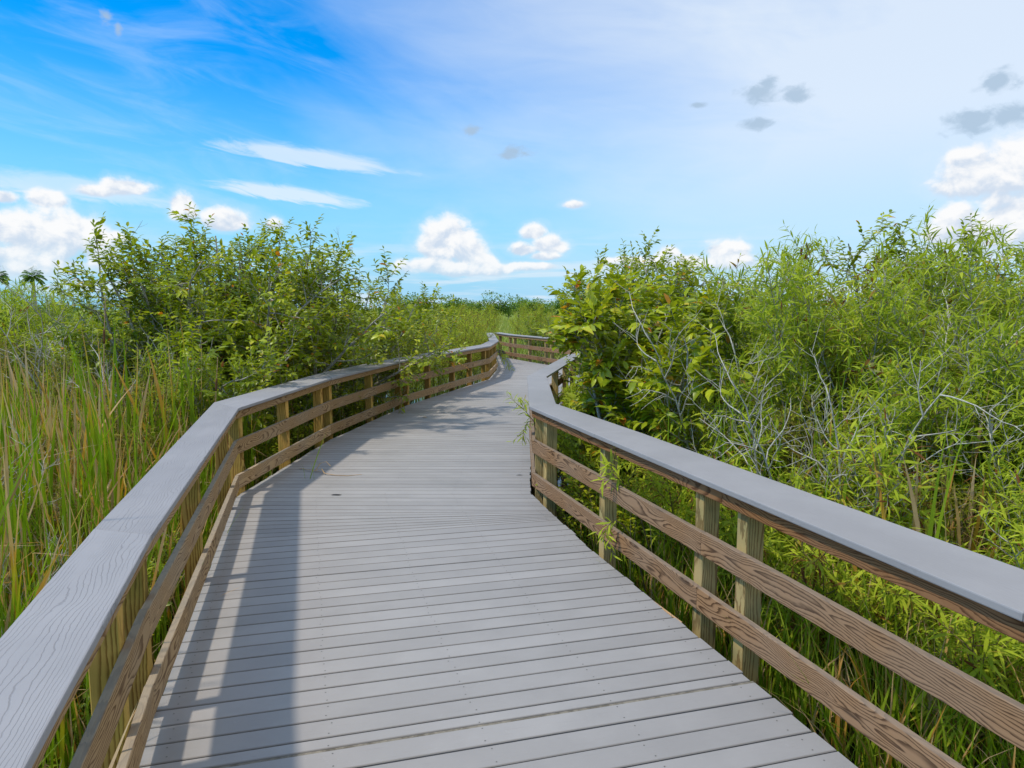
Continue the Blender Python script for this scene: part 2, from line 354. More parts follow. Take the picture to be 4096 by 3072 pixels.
# ------------------------------------------------------------------ ground and water
def sheet(name, x0, x1, y0, y1, z, mat):
    me = bpy.data.meshes.new(name); me.from_pydata([(x0, y0, z), (x1, y0, z), (x1, y1, z), (x0, y1, z)], [], [(0, 1, 2, 3)]); me.materials.append(mat)
    o = link(name, me); o['kind'] = 'structure'; return o
m, g = new_mat('marsh_mud')
pos = g.n('ShaderNodeNewGeometry').outputs['Position']
nb = g.noise(pos, 1.3, 5, 0.65); nf = g.noise(pos, 30.0, 3, 0.6)
c = g.ramp(nb, [(0.3, (0.028, 0.022, 0.012)), (0.55, (0.05, 0.05, 0.018)), (0.75, (0.10, 0.085, 0.04))])
c = g.mix(g.rng(nf, 0.55, 0.75), c, (0.14, 0.10, 0.055))
finish(g, c, 0.95, g.bump(nf, 0.6, 0.03), 0.1)
M_MUD = m
m, g = new_mat('dark_marsh_water')
pos = g.n('ShaderNodeNewGeometry').outputs['Position']
w1 = g.noise(pos, 5.0, 3, 0.5); w2 = g.noise(pos, 1.2, 4, 0.6)
c = g.mix(g.rng(w2, 0.4, 0.7), (0.010, 0.010, 0.006), (0.03, 0.028, 0.012))
finish(g, c, 0.06, g.bump(w1, 0.12, 0.02), 0.5)
M_WATER = m
GZ = -0.62                                      # water level
m, g = new_mat('marsh_meadow')
pos = g.n('ShaderNodeNewGeometry').outputs['Position']
c = g.ramp(g.noise(pos, 0.06, 6, 0.65), [(0.3, (0.10, 0.15, 0.02)), (0.5, (0.2, 0.25, 0.035)), (0.7, (0.28, 0.29, 0.07))])
finish(g, c, 0.95, g.bump(g.noise(pos, 1.5, 4, 0.7), 0.8, 0.3), 0.1)
sheet('ground', -3000, 3000, -600, 5200, GZ - 0.13, m)
sheet('mud_bank', -18, 18, -12, 40, GZ - 0.10, M_MUD)
sheet('water', -14, 14, -8, 34, GZ, M_WATER)

# ------------------------------------------------------------------ boardwalk plan (metres, from the bends of the two railings)
LIN = [(0.445, -3.0), (-1.082, 1.413), (-1.63, 2.997), (-2.824, 6.988), (-2.677, 10.075), (-2.082, 13.804), (-0.591, 18.994), (-0.432, 22.087), (-0.60, 25.5), (-0.80, 29.6)]
LOUT = [(0.165, -3.1), (-1.372, 1.37), (-1.944, 3.082), (-3.261, 7.40), (-3.055, 10.962), (-2.40, 14.4), (-0.90, 19.6), (-0.735, 22.3), (-0.90, 25.5), (-1.10, 29.6)]
RIN = [(3.338, -3.0), (1.712, 2.19), (0.672, 5.505), (0.182, 7.10), (0.232, 10.325), (1.278, 15.428), (2.4, 17.0), (5.6, 17.2)]
ROUT = [(3.73, -2.9), (2.085, 2.31), (1.045, 5.61), (0.475, 7.30), (0.525, 10.30), (1.55, 15.2), (2.5, 16.7), (5.6, 16.9)]
FIN = [(-0.772, 29.96), (-0.164, 27.58), (1.204, 24.274), (2.102, 22.445), (4.6, 19.6), (7.5, 18.9)]
FOUT = [(-0.55, 30.3), (0.10, 27.75), (1.45, 24.45), (2.30, 22.65), (4.7, 19.9), (7.5, 19.2)]

def offset(pts, off):
    """offset to the LEFT of the walking direction of the list"""
    P = [np.array(p, float) for p in pts]; out = []
    for i, p in enumerate(P):
        ds = []
        if i > 0: d = P[i] - P[i - 1]; ds.append(d / np.linalg.norm(d))
        if i < len(P) - 1: d = P[i + 1] - P[i]; ds.append(d / np.linalg.norm(d))
        ns = [np.array([-d[1], d[0]]) for d in ds]
        nn = sum(ns); nn = nn / np.linalg.norm(nn)
        out.append(p + nn * off / max(0.4, nn @ ns[0]))
    return [tuple(q) for q in out]

walk = empty('boardwalk'); tag(walk, 'grey composite boardwalk of crosswise planks bending through the marsh', 'boardwalk')
edgeL = np.array(offset(LIN, 0.064)); edgeR = np.array([offset(RIN[:6], o_)[i_] for i_, o_ in enumerate((0.06, 0.06, 0.05, -0.015, -0.06, -0.06))] + [(2.4, 17.05), (6, 17.3), (6, 18.0), (4.55, 19.55), (2.07, 22.38), (1.17, 24.2), (-0.2, 27.5), (-0.80, 29.9)])
def on_edge(E, c, mm):
    y = c
    for _ in range(14):
        x = np.interp(y, E[:, 1], E[:, 0]); y = c + mm * x
    return x, y
LINES = [(-2.6, 0.30, 0), (3.058, 0.268, 37), (3.074, 0.268, -1), (3.16, 0.268, 1), (6.075, 0.238, 20), (6.49, -0.010, 8), (9.342, 0.007, 20), (9.55, -0.09, 3), (12.804, -0.153, 22), (16.06, -0.172, 22), (18.92, -0.2, 19), (21.9, -0.04, 20), (25.2, -0.09, 22), (29.2, -0.1, 27)]
screwV, screwT = [], []
def screw(x, y, z):
    b = len(screwV); n = 6
    for k in range(n): screwV.append((x + 0.0042 * math.cos(k * math.tau / n), y + 0.0042 * math.sin(k * math.tau / n), z))
    for k in range(1, n - 1): screwT.append((b, b + k, b + k + 1))
for (c0, m0, _), (c1, m1, nb_) in zip(LINES[:-1], LINES[1:]):
    if nb_ < 0: continue
    for k in range(nb_):
        a, b = k / nb_, (k + 1) / nb_
        gap = 0.0040 if c0 < 9 else 0.0036
        ca, ma = c0 + (c1 - c0) * a + gap, m0 + (m1 - m0) * a; cb, mb = c0 + (c1 - c0) * b - gap, m0 + (m1 - m0) * b
        jl, jr = rs.normal(0, 0.003), rs.normal(0, 0.006)
        q = [on_edge(edgeL, ca, ma), on_edge(edgeR, ca, ma), on_edge(edgeR, cb, mb), on_edge(edgeL, cb, mb)]
        q = [(q[0][0] + jl, q[0][1] + ma * jl), (q[1][0] + jr, q[1][1] + ma * jr), (q[2][0] + jr, q[2][1] + mb * jr), (q[3][0] + jl, q[3][1] + mb * jl)]
        zt = rs.normal(0, 0.0006)
        me, M = prism(q, zt - 0.027, zt, 0.0028 if ca < 11 else 0.0, M_DECK)
        link('board', me, walk, mw=M)
        if -0.5 < ca < 13:
            for t in (0.035, 0.27, 0.5, 0.73, 0.965):
                for u in (0.22, 0.78):
                    if abs(cb - ca) < 0.1 and u > 0.5: continue
                    p0 = np.array(q[0]) * (1 - t) + np.array(q[1]) * t; p1 = np.array(q[3]) * (1 - t) + np.array(q[2]) * t
                    p = p0 * (1 - u) + p1 * u + rs.normal(0, 0.006, 2)
                    screw(p[0], p[1], zt + 0.0007)
a, b = on_edge(edgeL, 3.05, 0.268), on_edge(edgeR, 3.05, 0.268)
me, M = prism([a, b, (b[0], b[1] + 0.030), (a[0], a[1] + 0.030)], -0.02, -0.006, 0, simple('packed_grit', (0.19, 0.165, 0.13), 0.95, 0.1, 0.35, 25.0)); link('packed_grit', me, walk, mw=M)
link('screw_head', np_mesh('screw_head', screwV, tris=screwT, mat=M_SCREW, smooth=False), walk)['kind'] = 'stuff'
for t in (0.03, 0.27, 0.5, 0.73, 0.955):                          # joists under the planks
    pts = []
    for c_, m_ in [(l[0], l[1]) for l in LINES]:
        a, b = np.array(on_edge(edgeL, c_, m_)), np.array(on_edge(edgeR, c_, m_)); pts.append(a * (1 - t) + b * t)
    for a, b in zip(pts[:-1], pts[1:]):
        if np.linalg.norm(b - a) < 0.5: continue
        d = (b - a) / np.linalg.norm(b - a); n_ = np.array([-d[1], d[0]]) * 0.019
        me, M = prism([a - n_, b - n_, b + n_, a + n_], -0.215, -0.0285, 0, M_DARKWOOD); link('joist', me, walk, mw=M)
for c_, m_ in ((1.2, 0.29), (4.3, 0.25), (7.6, 0), (11.2, -0.12), (14.6, -0.16), (18.2, -0.19), (21.8, -0.05)):
    for t in (0.1, 0.9):
        a, b = np.array(on_edge(edgeL, c_, m_)), np.array(on_edge(edgeR, c_, m_)); p = a * (1 - t) + b * t
        h_ = 0.075; me, M = prism([(p[0] - h_, p[1] - h_), (p[0] + h_, p[1] - h_), (p[0] + h_, p[1] + h_), (p[0] - h_, p[1] + h_)], GZ - 0.3, -0.218, 0, M_DARKWOOD); link('support_post', me, walk, mw=M)

# ------------------------------------------------------------------ railings
ZCAP, TCAP = 0.938, 0.034
def lerp(a, b, t): return (a[0] + (b[0] - a[0]) * t, a[1] + (b[1] - a[1]) * t)
def nearest(poly, p):
    best = None
    for i in range(len(poly) - 1):
        a, b = np.array(poly[i]), np.array(poly[i + 1]); d = b - a; t = np.clip((np.array(p) - a) @ d / (d @ d), 0, 1); e = np.linalg.norm(a + d * t - np.array(p))
        if best is None or e < best[0]: best = (e, i, t)
    return best[1], best[2]
def rail_runs(poly, cuts):
    """split a polyline at its bends and at the extra joints; bends listed in `straight` stay uncut"""
    runs = []
    for i in range(len(poly) - 1):
        ts = sorted([0.0, 1.0] + [t for (k, t) in cuts if k == i])
        for t0, t1 in zip(ts[:-1], ts[1:]): runs.append((poly[i], poly[i + 1], t0, t1, i))
    return runs
def make_railing(label, inn, out, side, posts, cuts_mid, cuts_low, cuts_fas, m_mid, m_fas, m_post, m_cap, smooth_bends=()):
    root = empty('wooden_railing'); tag(root, label, 'railing', 'boardwalk railings')
    for a, b, c, d in zip(inn[:-1], inn[1:], out[1:], out[:-1]):
        L = math.dist(a, b); e = 0.0009 / L
        me, M = prism([lerp(a, b, e), lerp(a, b, 1 - e), lerp(d, c, 1 - e), lerp(d, c, e)], ZCAP - TCAP + rs.normal(0, 0.0006), ZCAP + rs.normal(0, 0.0008), 0.006, m_cap, segs=2)
        link('cap_board', me, root, mw=M)
    keep = [p for i, p in enumerate(inn) if i not in smooth_bends]
    A = offset(keep, side * 0.030); B = offset(keep, side * 0.068)
    def run(name, z0, z1, cuts, mat):
        ck = [nearest(keep, p) for p in cuts]
        for (p, q, t0, t1, i) in rail_runs(A, ck):
            r, s_ = B[i], B[i + 1]; L = math.dist(p, q); e = 0.0016 / L; dz = rs.normal(0, 0.0025); dx = rs.normal(0, 0.0015)
            me, M = prism([lerp(p, q, t0 + e), lerp(p, q, t1 - e), lerp(r, s_, t1 - e), lerp(r, s_, t0 + e)], z0 + dz, z1 + dz, 0.003, mat)
            link(name, me, root, mw=M)
    run('fascia_board', 0.822, ZCAP - TCAP - 0.0015, cuts_fas, m_fas)
    run('middle_rail', 0.447, 0.589, cuts_mid, m_mid)
    run('lower_rail', 0.082, 0.226, cuts_low, m_mid)
    for px, py in posts:
        i, t = nearest(inn, (px, py)); a, b = np.array(inn[i]), np.array(inn[i + 1]); d = (b - a) / np.linalg.norm(b - a); n_ = np.array([-d[1], d[0]]) * side
        c = np.array((px, py)); c = a + d * ((c - a) @ d) + n_ * 0.127         # seat it against the back of the rails
        hw, hd = 0.046, 0.058
        bm = bmesh.new()
        bmesh.ops.create_cube(bm, size=1.0)
        Lp = ZCAP - TCAP - 0.002 - (GZ - 0.25)
        bmesh.ops.scale(bm, vec=(Lp, 2 * hw, 2 * hd), verts=bm.verts)
        bmesh.ops.bevel(bm, geom=bm.edges[:], offset=0.004, segments=1, affect='EDGES')
        me = bpy.data.meshes.new('post'); bm.to_mesh(me); bm.free(); me.materials.append(m_post)
        # local X is the grain: it stands upright
        R = Matrix(((0, d[0], n_[0]), (0, d[1], n_[1]), (1, 0, 0))).to_4x4()
        if R.to_3x3().determinant() < 0: R = Matrix(((0, -d[0], n_[0]), (0, -d[1], n_[1]), (1, 0, 0))).to_4x4()
        R.translation = (c[0], c[1], ZCAP - TCAP - 0.002 - Lp / 2)
        link('post', me, root, mw=R)
    return root
make_railing('weathered tan timber railing with wide grey cap on the long left side', LIN, LOUT, 1,
    [(-0.7, 0.1), (-1.2, 1.5), (-1.62, 2.62), (-1.80, 3.10), (-2.28, 4.73), (-2.81, 6.52), (-2.94, 7.17), (-2.88, 8.49), (-2.82, 9.82), (-2.80, 10.2), (-2.52, 11.9), (-2.26, 13.49), (-2.18, 13.92), (-1.87, 15.01), (-1.45, 16.46), (-1.11, 17.66), (-0.75, 18.78), (-0.67, 19.3), (-0.65, 20.33), (-0.58, 21.69), (-0.56, 22.3), (-0.7, 24.0), (-0.75, 25.5), (-0.9, 27.6)],
    [(-1.36, 16.35)], [(-1.36, 16.35)], [], M_RAIL_TAN, M_FASCIA_TAN, M_POST_Y, M_CAP)
make_railing('dark brown timber railing with wide grey cap on the right side', RIN, ROUT, -1,
    [(2.75, -1.0), (2.2, 0.9), (2.0, 1.75), (1.36, 3.76), (1.24, 4.17), (0.81, 5.53), (0.38, 6.85), (0.33, 7.30), (0.34, 8.8), (0.36, 10.1), (0.45, 10.7), (0.75, 12.4), (1.05, 13.9), (1.3, 15.2), (1.7, 15.8), (2.4, 16.9), (4.0, 17.0)],
    [(1.12, 4.06)], [(1.12, 4.09)], [(1.19, 3.87)], M_RAIL_DARK, M_FASCIA, M_POST_G, M_CAP_PLAIN, smooth_bends=(1, 2))
make_railing('short far railing that closes off the turn at the far end', FIN, FOUT, 1,
    [(-0.6, 29.4), (-0.10, 27.7), (0.05, 27.2), (0.62, 25.85), (1.15, 24.5), (1.35, 24.1), (2.05, 22.6), (3.4, 21.0), (4.6, 19.7)],
    [], [(0.9, 25.0)], [], M_RAIL_DARK, M_FASCIA_TAN, M_POST_G, M_CAP_PLAIN)

# ------------------------------------------------------------------ plant kit
def unit(v): return v / np.maximum(np.linalg.norm(v, axis=-1, keepdims=True), 1e-9)
T_LANCE = dict(x=[0, .2, .2, .5, .5, .8, .8, 1], y=[0, -.75, .75, -1, 1, -.55, .55, 0], z=[0] * 8, t=[(0, 1, 2), (5, 7, 6)], q=[(1, 3, 4, 2), (3, 5, 6, 4)])
T_OVATE = dict(x=[0, .27, .27, .27, .66, .66, .66, 1], y=[0, -.92, 0, .92, -.86, 0, .86, 0], z=[0, .20, 0, .20, .19, 0, .19, 0], t=[(0, 1, 2), (0, 2, 3), (4, 7, 5), (5, 7, 6)], q=[(1, 4, 5, 2), (2, 5, 6, 3)])
T_CARD = dict(x=[0, .45, .45, 1], y=[0, -1, 1, 0], z=[0, 0.1, 0.1, 0], t=[(0, 1, 2), (1, 3, 2)], q=[])

def leaves(P, EX, UP, L, Wd, curl, T):
    """many leaves at once: verts, tris, quads"""
    N = len(P); ex = unit(EX); ey = unit(np.cross(UP, ex)); ez = np.cross(ex, ey)
    x, y, z = (np.array(T[k], float) for k in 'xyz'); nv = len(x)
    l = np.asarray(L).reshape(-1, 1); w = np.asarray(Wd).reshape(-1, 1); c = np.asarray(curl).reshape(-1, 1)
    X = l * x; Y = w * y * 0.5; Z = w * z - l * c * x * x
    X = X * (1 - 0.25 * np.abs(c) * x)
    V = P[:, None, :] + X[..., None] * ex[:, None, :] + Y[..., None] * ey[:, None, :] + Z[..., None] * ez[:, None, :]
    off = (np.arange(N) * nv)[:, None, None]
    tr = (np.array(T['t'])[None] + off).reshape(-1, 3) if T['t'] else np.zeros((0, 3), int)
    qu = (np.array(T['q'])[None] + off).reshape(-1, 4) if T['q'] else np.zeros((0, 4), int)
    return V.reshape(-1, 3), tr, qu, nv

class Tubes:
    def __init__(s): s.V = []; s.Q = []; s.n = 0
    def add(s, pts, rad, k=5):
        pts = np.asarray(pts, float); m = len(pts); rad = np.broadcast_to(np.asarray(rad, float), (m,))
        d = np.gradient(pts, axis=0); d = unit(d); ref = np.array([0.31, 0.95, 0.07]); a = unit(np.cross(d, ref)); b = np.cross(d, a)
        th = np.arange(k) * math.tau / k
        ring = pts[:, None, :] + rad[:, None, None] * (np.cos(th)[None, :, None] * a[:, None, :] + np.sin(th)[None, :, None] * b[:, None, :])
        s.V.append(ring.reshape(-1, 3)); i = np.arange(k); j = (i + 1) % k
        for r in range(m - 1):
            o = s.n + r * k; s.Q.append(np.stack([o + i, o + j, o + k + j, o + k + i], 1))
        s.n += m * k
    def mesh(s, name, mat): return np_mesh(name, np.concatenate(s.V), quads=np.concatenate(s.Q), mat=mat)

def path(r, p, d, L, n, wob, lift, droop=0.0):
    """a wandering twig: points"""
    pts = [np.array(p, float)]; d = unit(np.array(d, float)); st = L / n
    for i in range(n):
        d = unit(d + r.normal(0, wob, 3) + np.array([0, 0, lift - droop * i / n])); pts.append(pts[-1] + d * st)
    return np.array(pts)
def along(pts, t):
    f = t * (len(pts) - 1); i = min(int(f), len(pts) - 2); return pts[i] + (pts[i + 1] - pts[i]) * (f - i), unit(pts[i + 1] - pts[i])
def perp(r, d, phi):
    a = unit(np.cross(d, [0.2, 0.3, 1.0])); b = np.cross(d, a); return a * math.cos(phi) + b * math.sin(phi)

class LeafBag:
    def __init__(s): s.P = []; s.EX = []; s.UP = []; s.L = []; s.W = []; s.C = []; s.T = []
    def add(s, P, EX, UP, L, W, C, T):
        s.P.append(P); s.EX.append(EX); s.UP.append(UP); s.L.append(L); s.W.append(W); s.C.append(C); s.T.append(T)
    def cat(s): return [np.concatenate(v) for v in (s.P, s.EX, s.UP, s.L, s.W, s.C, s.T)]
    def mesh(s, name, mat, T):
        P, EX, UP, L, Wd, C, t = s.cat(); V, tr, qu, nv = leaves(P, EX, UP, L, Wd, C, T)
        return np_mesh(name, V, tr, qu, mat, np.repeat(t, nv))

def willow_twig(r, bag, pts, lo, hi, spacing, L0, tone, droop=0.35):
    seg = np.linalg.norm(np.diff(pts, axis=0), axis=1).sum(); n = max(3, int(seg * (hi - lo) / spacing))
    ts = np.linspace(lo, hi, n) + r.normal(0, 0.01, n); ts = np.clip(ts, 0, 1)
    P = np.empty((n, 3)); D = np.empty((n, 3))
    for i, t in enumerate(ts): P[i], D[i] = along(pts, t)
    phi = np.arange(n) * 2.4 + r.uniform(0, 6)
    a = unit(np.cross(D, np.array([0.2, 0.3, 1.0]))); b = np.cross(D, a)
    rad = a * np.cos(phi)[:, None] + b * np.sin(phi)[:, None]
    EX = unit(D * 0.75 + rad * 0.75 + np.array([0, 0, -0.12]) + r.normal(0, 0.12, (n, 3)))
    UP = unit(D * 0.6 + np.array([0, 0, 0.7]) + r.normal(0, 0.3, (n, 3)))
    L = L0 * r.uniform(0.6, 1.2, n) * (1 - 0.35 * np.clip((ts - 0.8) / 0.2, 0, 1)); Wd = L * r.uniform(0.10, 0.16, n)
    bag.add(P, EX, UP, L, Wd, np.abs(r.normal(droop, 0.18, n)), np.clip(r.normal(tone, 0.16, n) + 0.14 * ts, 0, 1) + (r.rand(n) < 0.012) * 0.5)

def make_willow(seed, H, nstem, spread, leaf=0.125, tone=0.4, dens=1.0):
    """returns list of (stem mesh data, leaf bag) in local metres"""
    r = np.random.RandomState(seed); out = []
    for k in range(nstem):
        tb = Tubes(); bag = LeafBag(); phi = k * 2.4 + r.uniform(-.4, .4); lean = spread * r.uniform(0.35, 1.0)
        h = H * r.uniform(0.66, 1.0)
        base = np.array([math.cos(phi), math.sin(phi), 0]) * r.uniform(0.02, 0.18)
        st = path(r, base, [math.cos(phi) * lean, math.sin(phi) * lean, 1.0], h, 9, 0.075, 0.03)
        tb.add(st, np.linspace(0.016, 0.003, 10) * (h / 2.5) ** 0.7, 5)
        willow_twig(r, bag, st, 0.78, 1.0, 0.017, leaf, tone)
        nb = int(19 * dens * h / 2.3)
        for j in range(nb):
            t = 0.22 + 0.76 * (j + r.uniform(0, 1)) / nb
            p, d = along(st, t); rd = perp(r, d, j * 2.4 + r.uniform(-.5, .5))
            L = (0.30 + 0.55 * (1 - t)) * r.uniform(0.6, 1.25) * (h / 2.3) ** 0.5
            br = path(r, p, d * 0.75 + rd * 0.9, L, 5, 0.13, 0.12)
            tb.add(br, np.linspace(0.0055, 0.0016, 6), 4)
            willow_twig(r, bag, br, 0.18, 1.0, 0.021, leaf, tone + r.normal(0, 0.09))
            for q in range(2 if L > 0.4 else 1):
                p2, d2 = along(br, r.uniform(0.25, 0.75)); tw = path(r, p2, d2 * 0.6 + perp(r, d2, r.uniform(0, 6.3)) * 0.9, L * r.uniform(0.4, 0.7), 3, 0.12, 0.08)
                tb.add(tw, np.linspace(0.0026, 0.0011, 4), 3)
                willow_twig(r, bag, tw, 0.1, 1.0, 0.021, leaf * 0.92, tone + r.normal(0, 0.09))
        out.append((tb, bag))
    return out

def broad_twig(r, bag, pts, lo, hi, spacing, L0, tone, ratio=0.47):
    seg = np.linalg.norm(np.diff(pts, axis=0), axis=1).sum(); n = max(3, int(seg * (hi - lo) / spacing)); ts = np.linspace(lo, hi, n)
    P = np.empty((n, 3)); D = np.empty((n, 3))
    for i, t in enumerate(ts): P[i], D[i] = along(pts, t)
    side = unit(np.cross(D, np.array([0, 0, 1.0])) + r.normal(0, 0.15, 3)); s = np.where(np.arange(n) % 2 == 0, 1.0, -1.0)[:, None]
    EX = unit(D * 0.62 + side * s * 0.8 + np.array([0, 0, -0.16]) + r.normal(0, 0.15, (n, 3)))
    EX[-1] = unit(D[-1] + r.normal(0, .1, 3))
    UP = unit(np.array([0, 0, 1.0]) + side * s * -0.15 + r.normal(0, 0.32, (n, 3)))
    L = L0 * r.uniform(0.65, 1.15, n) * (1 - 0.3 * (ts > 0.93)); Wd = L * ratio * r.uniform(0.85, 1.1, n)
    tn = np.clip(r.normal(tone, 0.16, n) + 0.15 * ts, 0, 0.9); tn = np.where(r.rand(n) < 0.014, r.uniform(0.94, 1.0, n), tn)
    bag.add(P, EX, UP, L, Wd, np.abs(r.normal(0.26, 0.13, n)), tn)

def make_broad(seed, H, R, nlimb, leaf=0.092, tone=0.42, dens=1.0, bare=0.3, ok=None, arc=None):
    """pond-apple like: crooked grey limbs, twigs with two ranks of glossy ovate leaves"""
    r = np.random.RandomState(seed); out = []
    for k in range(nlimb):
        tb = Tubes(); bag = LeafBag(); phi = k * math.tau / nlimb + r.uniform(-.4, .4) if arc is None else arc[0] + (arc[1] - arc[0]) * (k + r.rand()) / nlimb; reach = R * r.uniform(0.55, 1.0); h = H * r.uniform(0.78, 0.93)
        d0 = np.array([math.cos(phi) * reach / h, math.sin(phi) * reach / h, 1.0])
        limb = path(r, [0.08 * math.cos(phi), 0.08 * math.sin(phi), 0], d0, math.hypot(reach, h) * 0.92, 9, 0.14, 0.0)
        for _ in range(12):
            if ok is None or ok(limb[-1]) and ok(limb[6]): break
            phi = r.uniform(0, 6.283); d0 = np.array([math.cos(phi) * reach / h, math.sin(phi) * reach / h, 1.0]); limb = path(r, [0.08 * math.cos(phi), 0.08 * math.sin(phi), 0], d0, math.hypot(reach, h) * 0.92, 9, 0.14, 0.0)
        tb.add(limb, np.linspace(0.032, 0.007, 10) * (H / 3.0), 6)
        n2 = int(13 * dens)
        for j in range(n2):
            t = 0.22 + 0.76 * (j + r.uniform(0, 1)) / n2; p, d = along(limb, t); rd = perp(r, d, j * 2.4 + r.uniform(-.6, .6))
            L = r.uniform(0.5, 1.0) * (0.45 * R + 0.25) * (1.15 - 0.5 * t)
            b2 = path(r, p, d * 0.55 + rd * 0.95, L, 5, 0.17, 0.10)
            if ok is not None and not ok(b2[-1]): continue
            tb.add(b2, np.linspace(0.011, 0.0038, 6), 4)
            broad_twig(r, bag, b2, 0.72, 1.0, 0.03, leaf, tone)
            n3 = 8
            for q in range(n3):
                t3 = 0.2 + 0.78 * (q + r.uniform(0, 1)) / n3; p3, d3 = along(b2, t3)
                tw = path(r, p3, d3 * 0.6 + perp(r, d3, q * 2.4 + r.uniform(-.6, .6)) * 0.85 + np.array([0, 0, 0.15]), r.uniform(0.22, 0.46), 4, 0.12, 0.14)
                if ok is not None and not ok(tw[-1]): continue
                tb.add(tw, np.linspace(0.0036, 0.0016, 5), 3)
                if r.rand() > bare * (1 - t): broad_twig(r, bag, tw, 0.12, 1.0, 0.029, leaf, tone + r.normal(0, 0.12))
                elif r.rand() < 0.5:
                    for _ in range(2):
                        p4, d4 = along(tw, r.uniform(.3, .9)); tb.add(path(r, p4, d4 + perp(r, d4, r.uniform(0, 6)) * .8, .16, 3, .1, .1), np.linspace(.0022, .001, 4), 3)
        out.append((tb, bag))
    return out

def make_bare(seed, H, nstem, spread):
    r = np.random.RandomState(seed); out = []
    for k in range(nstem):
        tb = Tubes(); phi = k * 2.4 + r.uniform(-.5, .5); h = H * r.uniform(0.7, 1.0)
        st = path(r, [0, 0, 0], [math.cos(phi) * spread, math.sin(phi) * spread, 1], h, 9, 0.10, 0.0); tb.add(st, np.linspace(0.018, 0.004, 10), 5)
        for j in range(9):
            t = 0.3 + 0.68 * (j + r.rand()) / 9; p, d = along(st, t); b2 = path(r, p, d * 0.8 + perp(r, d, j * 2.4) * 0.8, h * r.uniform(0.18, 0.42) * (1.2 - 0.6 * t), 6, 0.15, 0.05)
            tb.add(b2, np.linspace(0.0075, 0.0024, 7), 4)
            for q in range(5):
                p3, d3 = along(b2, r.uniform(0.25, 1.0)); tb.add(path(r, p3, d3 * 0.8 + perp(r, d3, r.uniform(0, 6.3)) * 0.8, r.uniform(0.1, 0.32), 3, 0.15, 0.03), np.linspace(0.003, 0.0013, 4), 3)
        out.append((tb, None))
    return out

class Kind:
    """one plant built once; copies share its meshes"""
    def __init__(s, name, cat, stems, stem_name, leaf_name, m_stem, m_leaf, T, loose=0):
        s.name, s.cat, s.parts = name, cat, []
        for tb, bag in stems:
            sm = tb.mesh(stem_name, m_stem); fm = bag.mesh(leaf_name, m_leaf, T) if bag is not None else None
            s.parts.append((sm, fm))
        s.stem_name, s.leaf_name = stem_name, leaf_name
        s.first = None
    def place(s, x, y, label, group, rz=0.0, scale=1.0, sz=1.0, z=GZ - 0.05, tilt=(0, 0)):
        if s.first is None:
            root = empty(s.name); root['category'] = s.cat; s.first = root
            for sm, fm in s.parts:
                st = link(s.stem_name, sm, root)
                if fm is not None: link(s.leaf_name, fm, st)['kind'] = 'stuff'
        else:
            root = s.first.copy(); COL.objects.link(root)
            for ch in s.first.children:
                c = ch.copy(); COL.objects.link(c); c.parent = root
                for gch in ch.children:
                    q = gch.copy(); COL.objects.link(q); q.parent = c
        root.location = (x, y, z); root.rotation_euler = (tilt[0], tilt[1], rz); root.scale = (scale, scale, scale * sz)
        root['label'] = label; root['group'] = group
        return root

# ------------------------------------------------------------------ separate leaves and blades (each an object)
def leaf_mesh_set(name, mat, T, tints, curls, ratio):
    out = []
    for t in tints:
        for c in curls:
            V, tr, qu, nv = leaves(np.zeros((1, 3)), np.array([[1., 0, 0]]), np.array([[0, 0, 1.]]), [1.0], [ratio], [c], T)
            out.append(np_mesh(name, V, tr, qu, mat, np.full(nv, t)))
    return out
WLEAF = leaf_mesh_set('leaf', M_WILLOW, T_LANCE, (0.3, 0.5, 0.7, 0.85), (0.2, 0.4), 0.14)
BLEAF = leaf_mesh_set('leaf', M_BROAD, T_OVATE, (0.2, 0.4, 0.6, 0.75, 0.85, 0.96), (0.15, 0.35), 0.46)
def loose_leaves(bag, pool, parent, most, r):
    P, EX, UP, L, Wd, C, t = bag.cat(); idx = np.arange(len(P)) if len(P) <= most else np.sort(r.choice(len(P), most, replace=False))
    for i in idx:
        ex = Vector(EX[i]).normalized(); ey = Vector(UP[i]).cross(ex).normalized(); ez = ex.cross(ey)
        M = Matrix((ex, ey, ez)).transposed().to_4x4() @ Matrix.Scale(L[i], 4); M.translation = P[i]
        k = min(len(pool) // 2 - 1, max(0, int(t[i] * len(pool) / 2))); link('leaf', pool[2 * k + (i % 2)], parent, mw=M)
    return np.setdiff1d(np.arange(len(P)), idx)

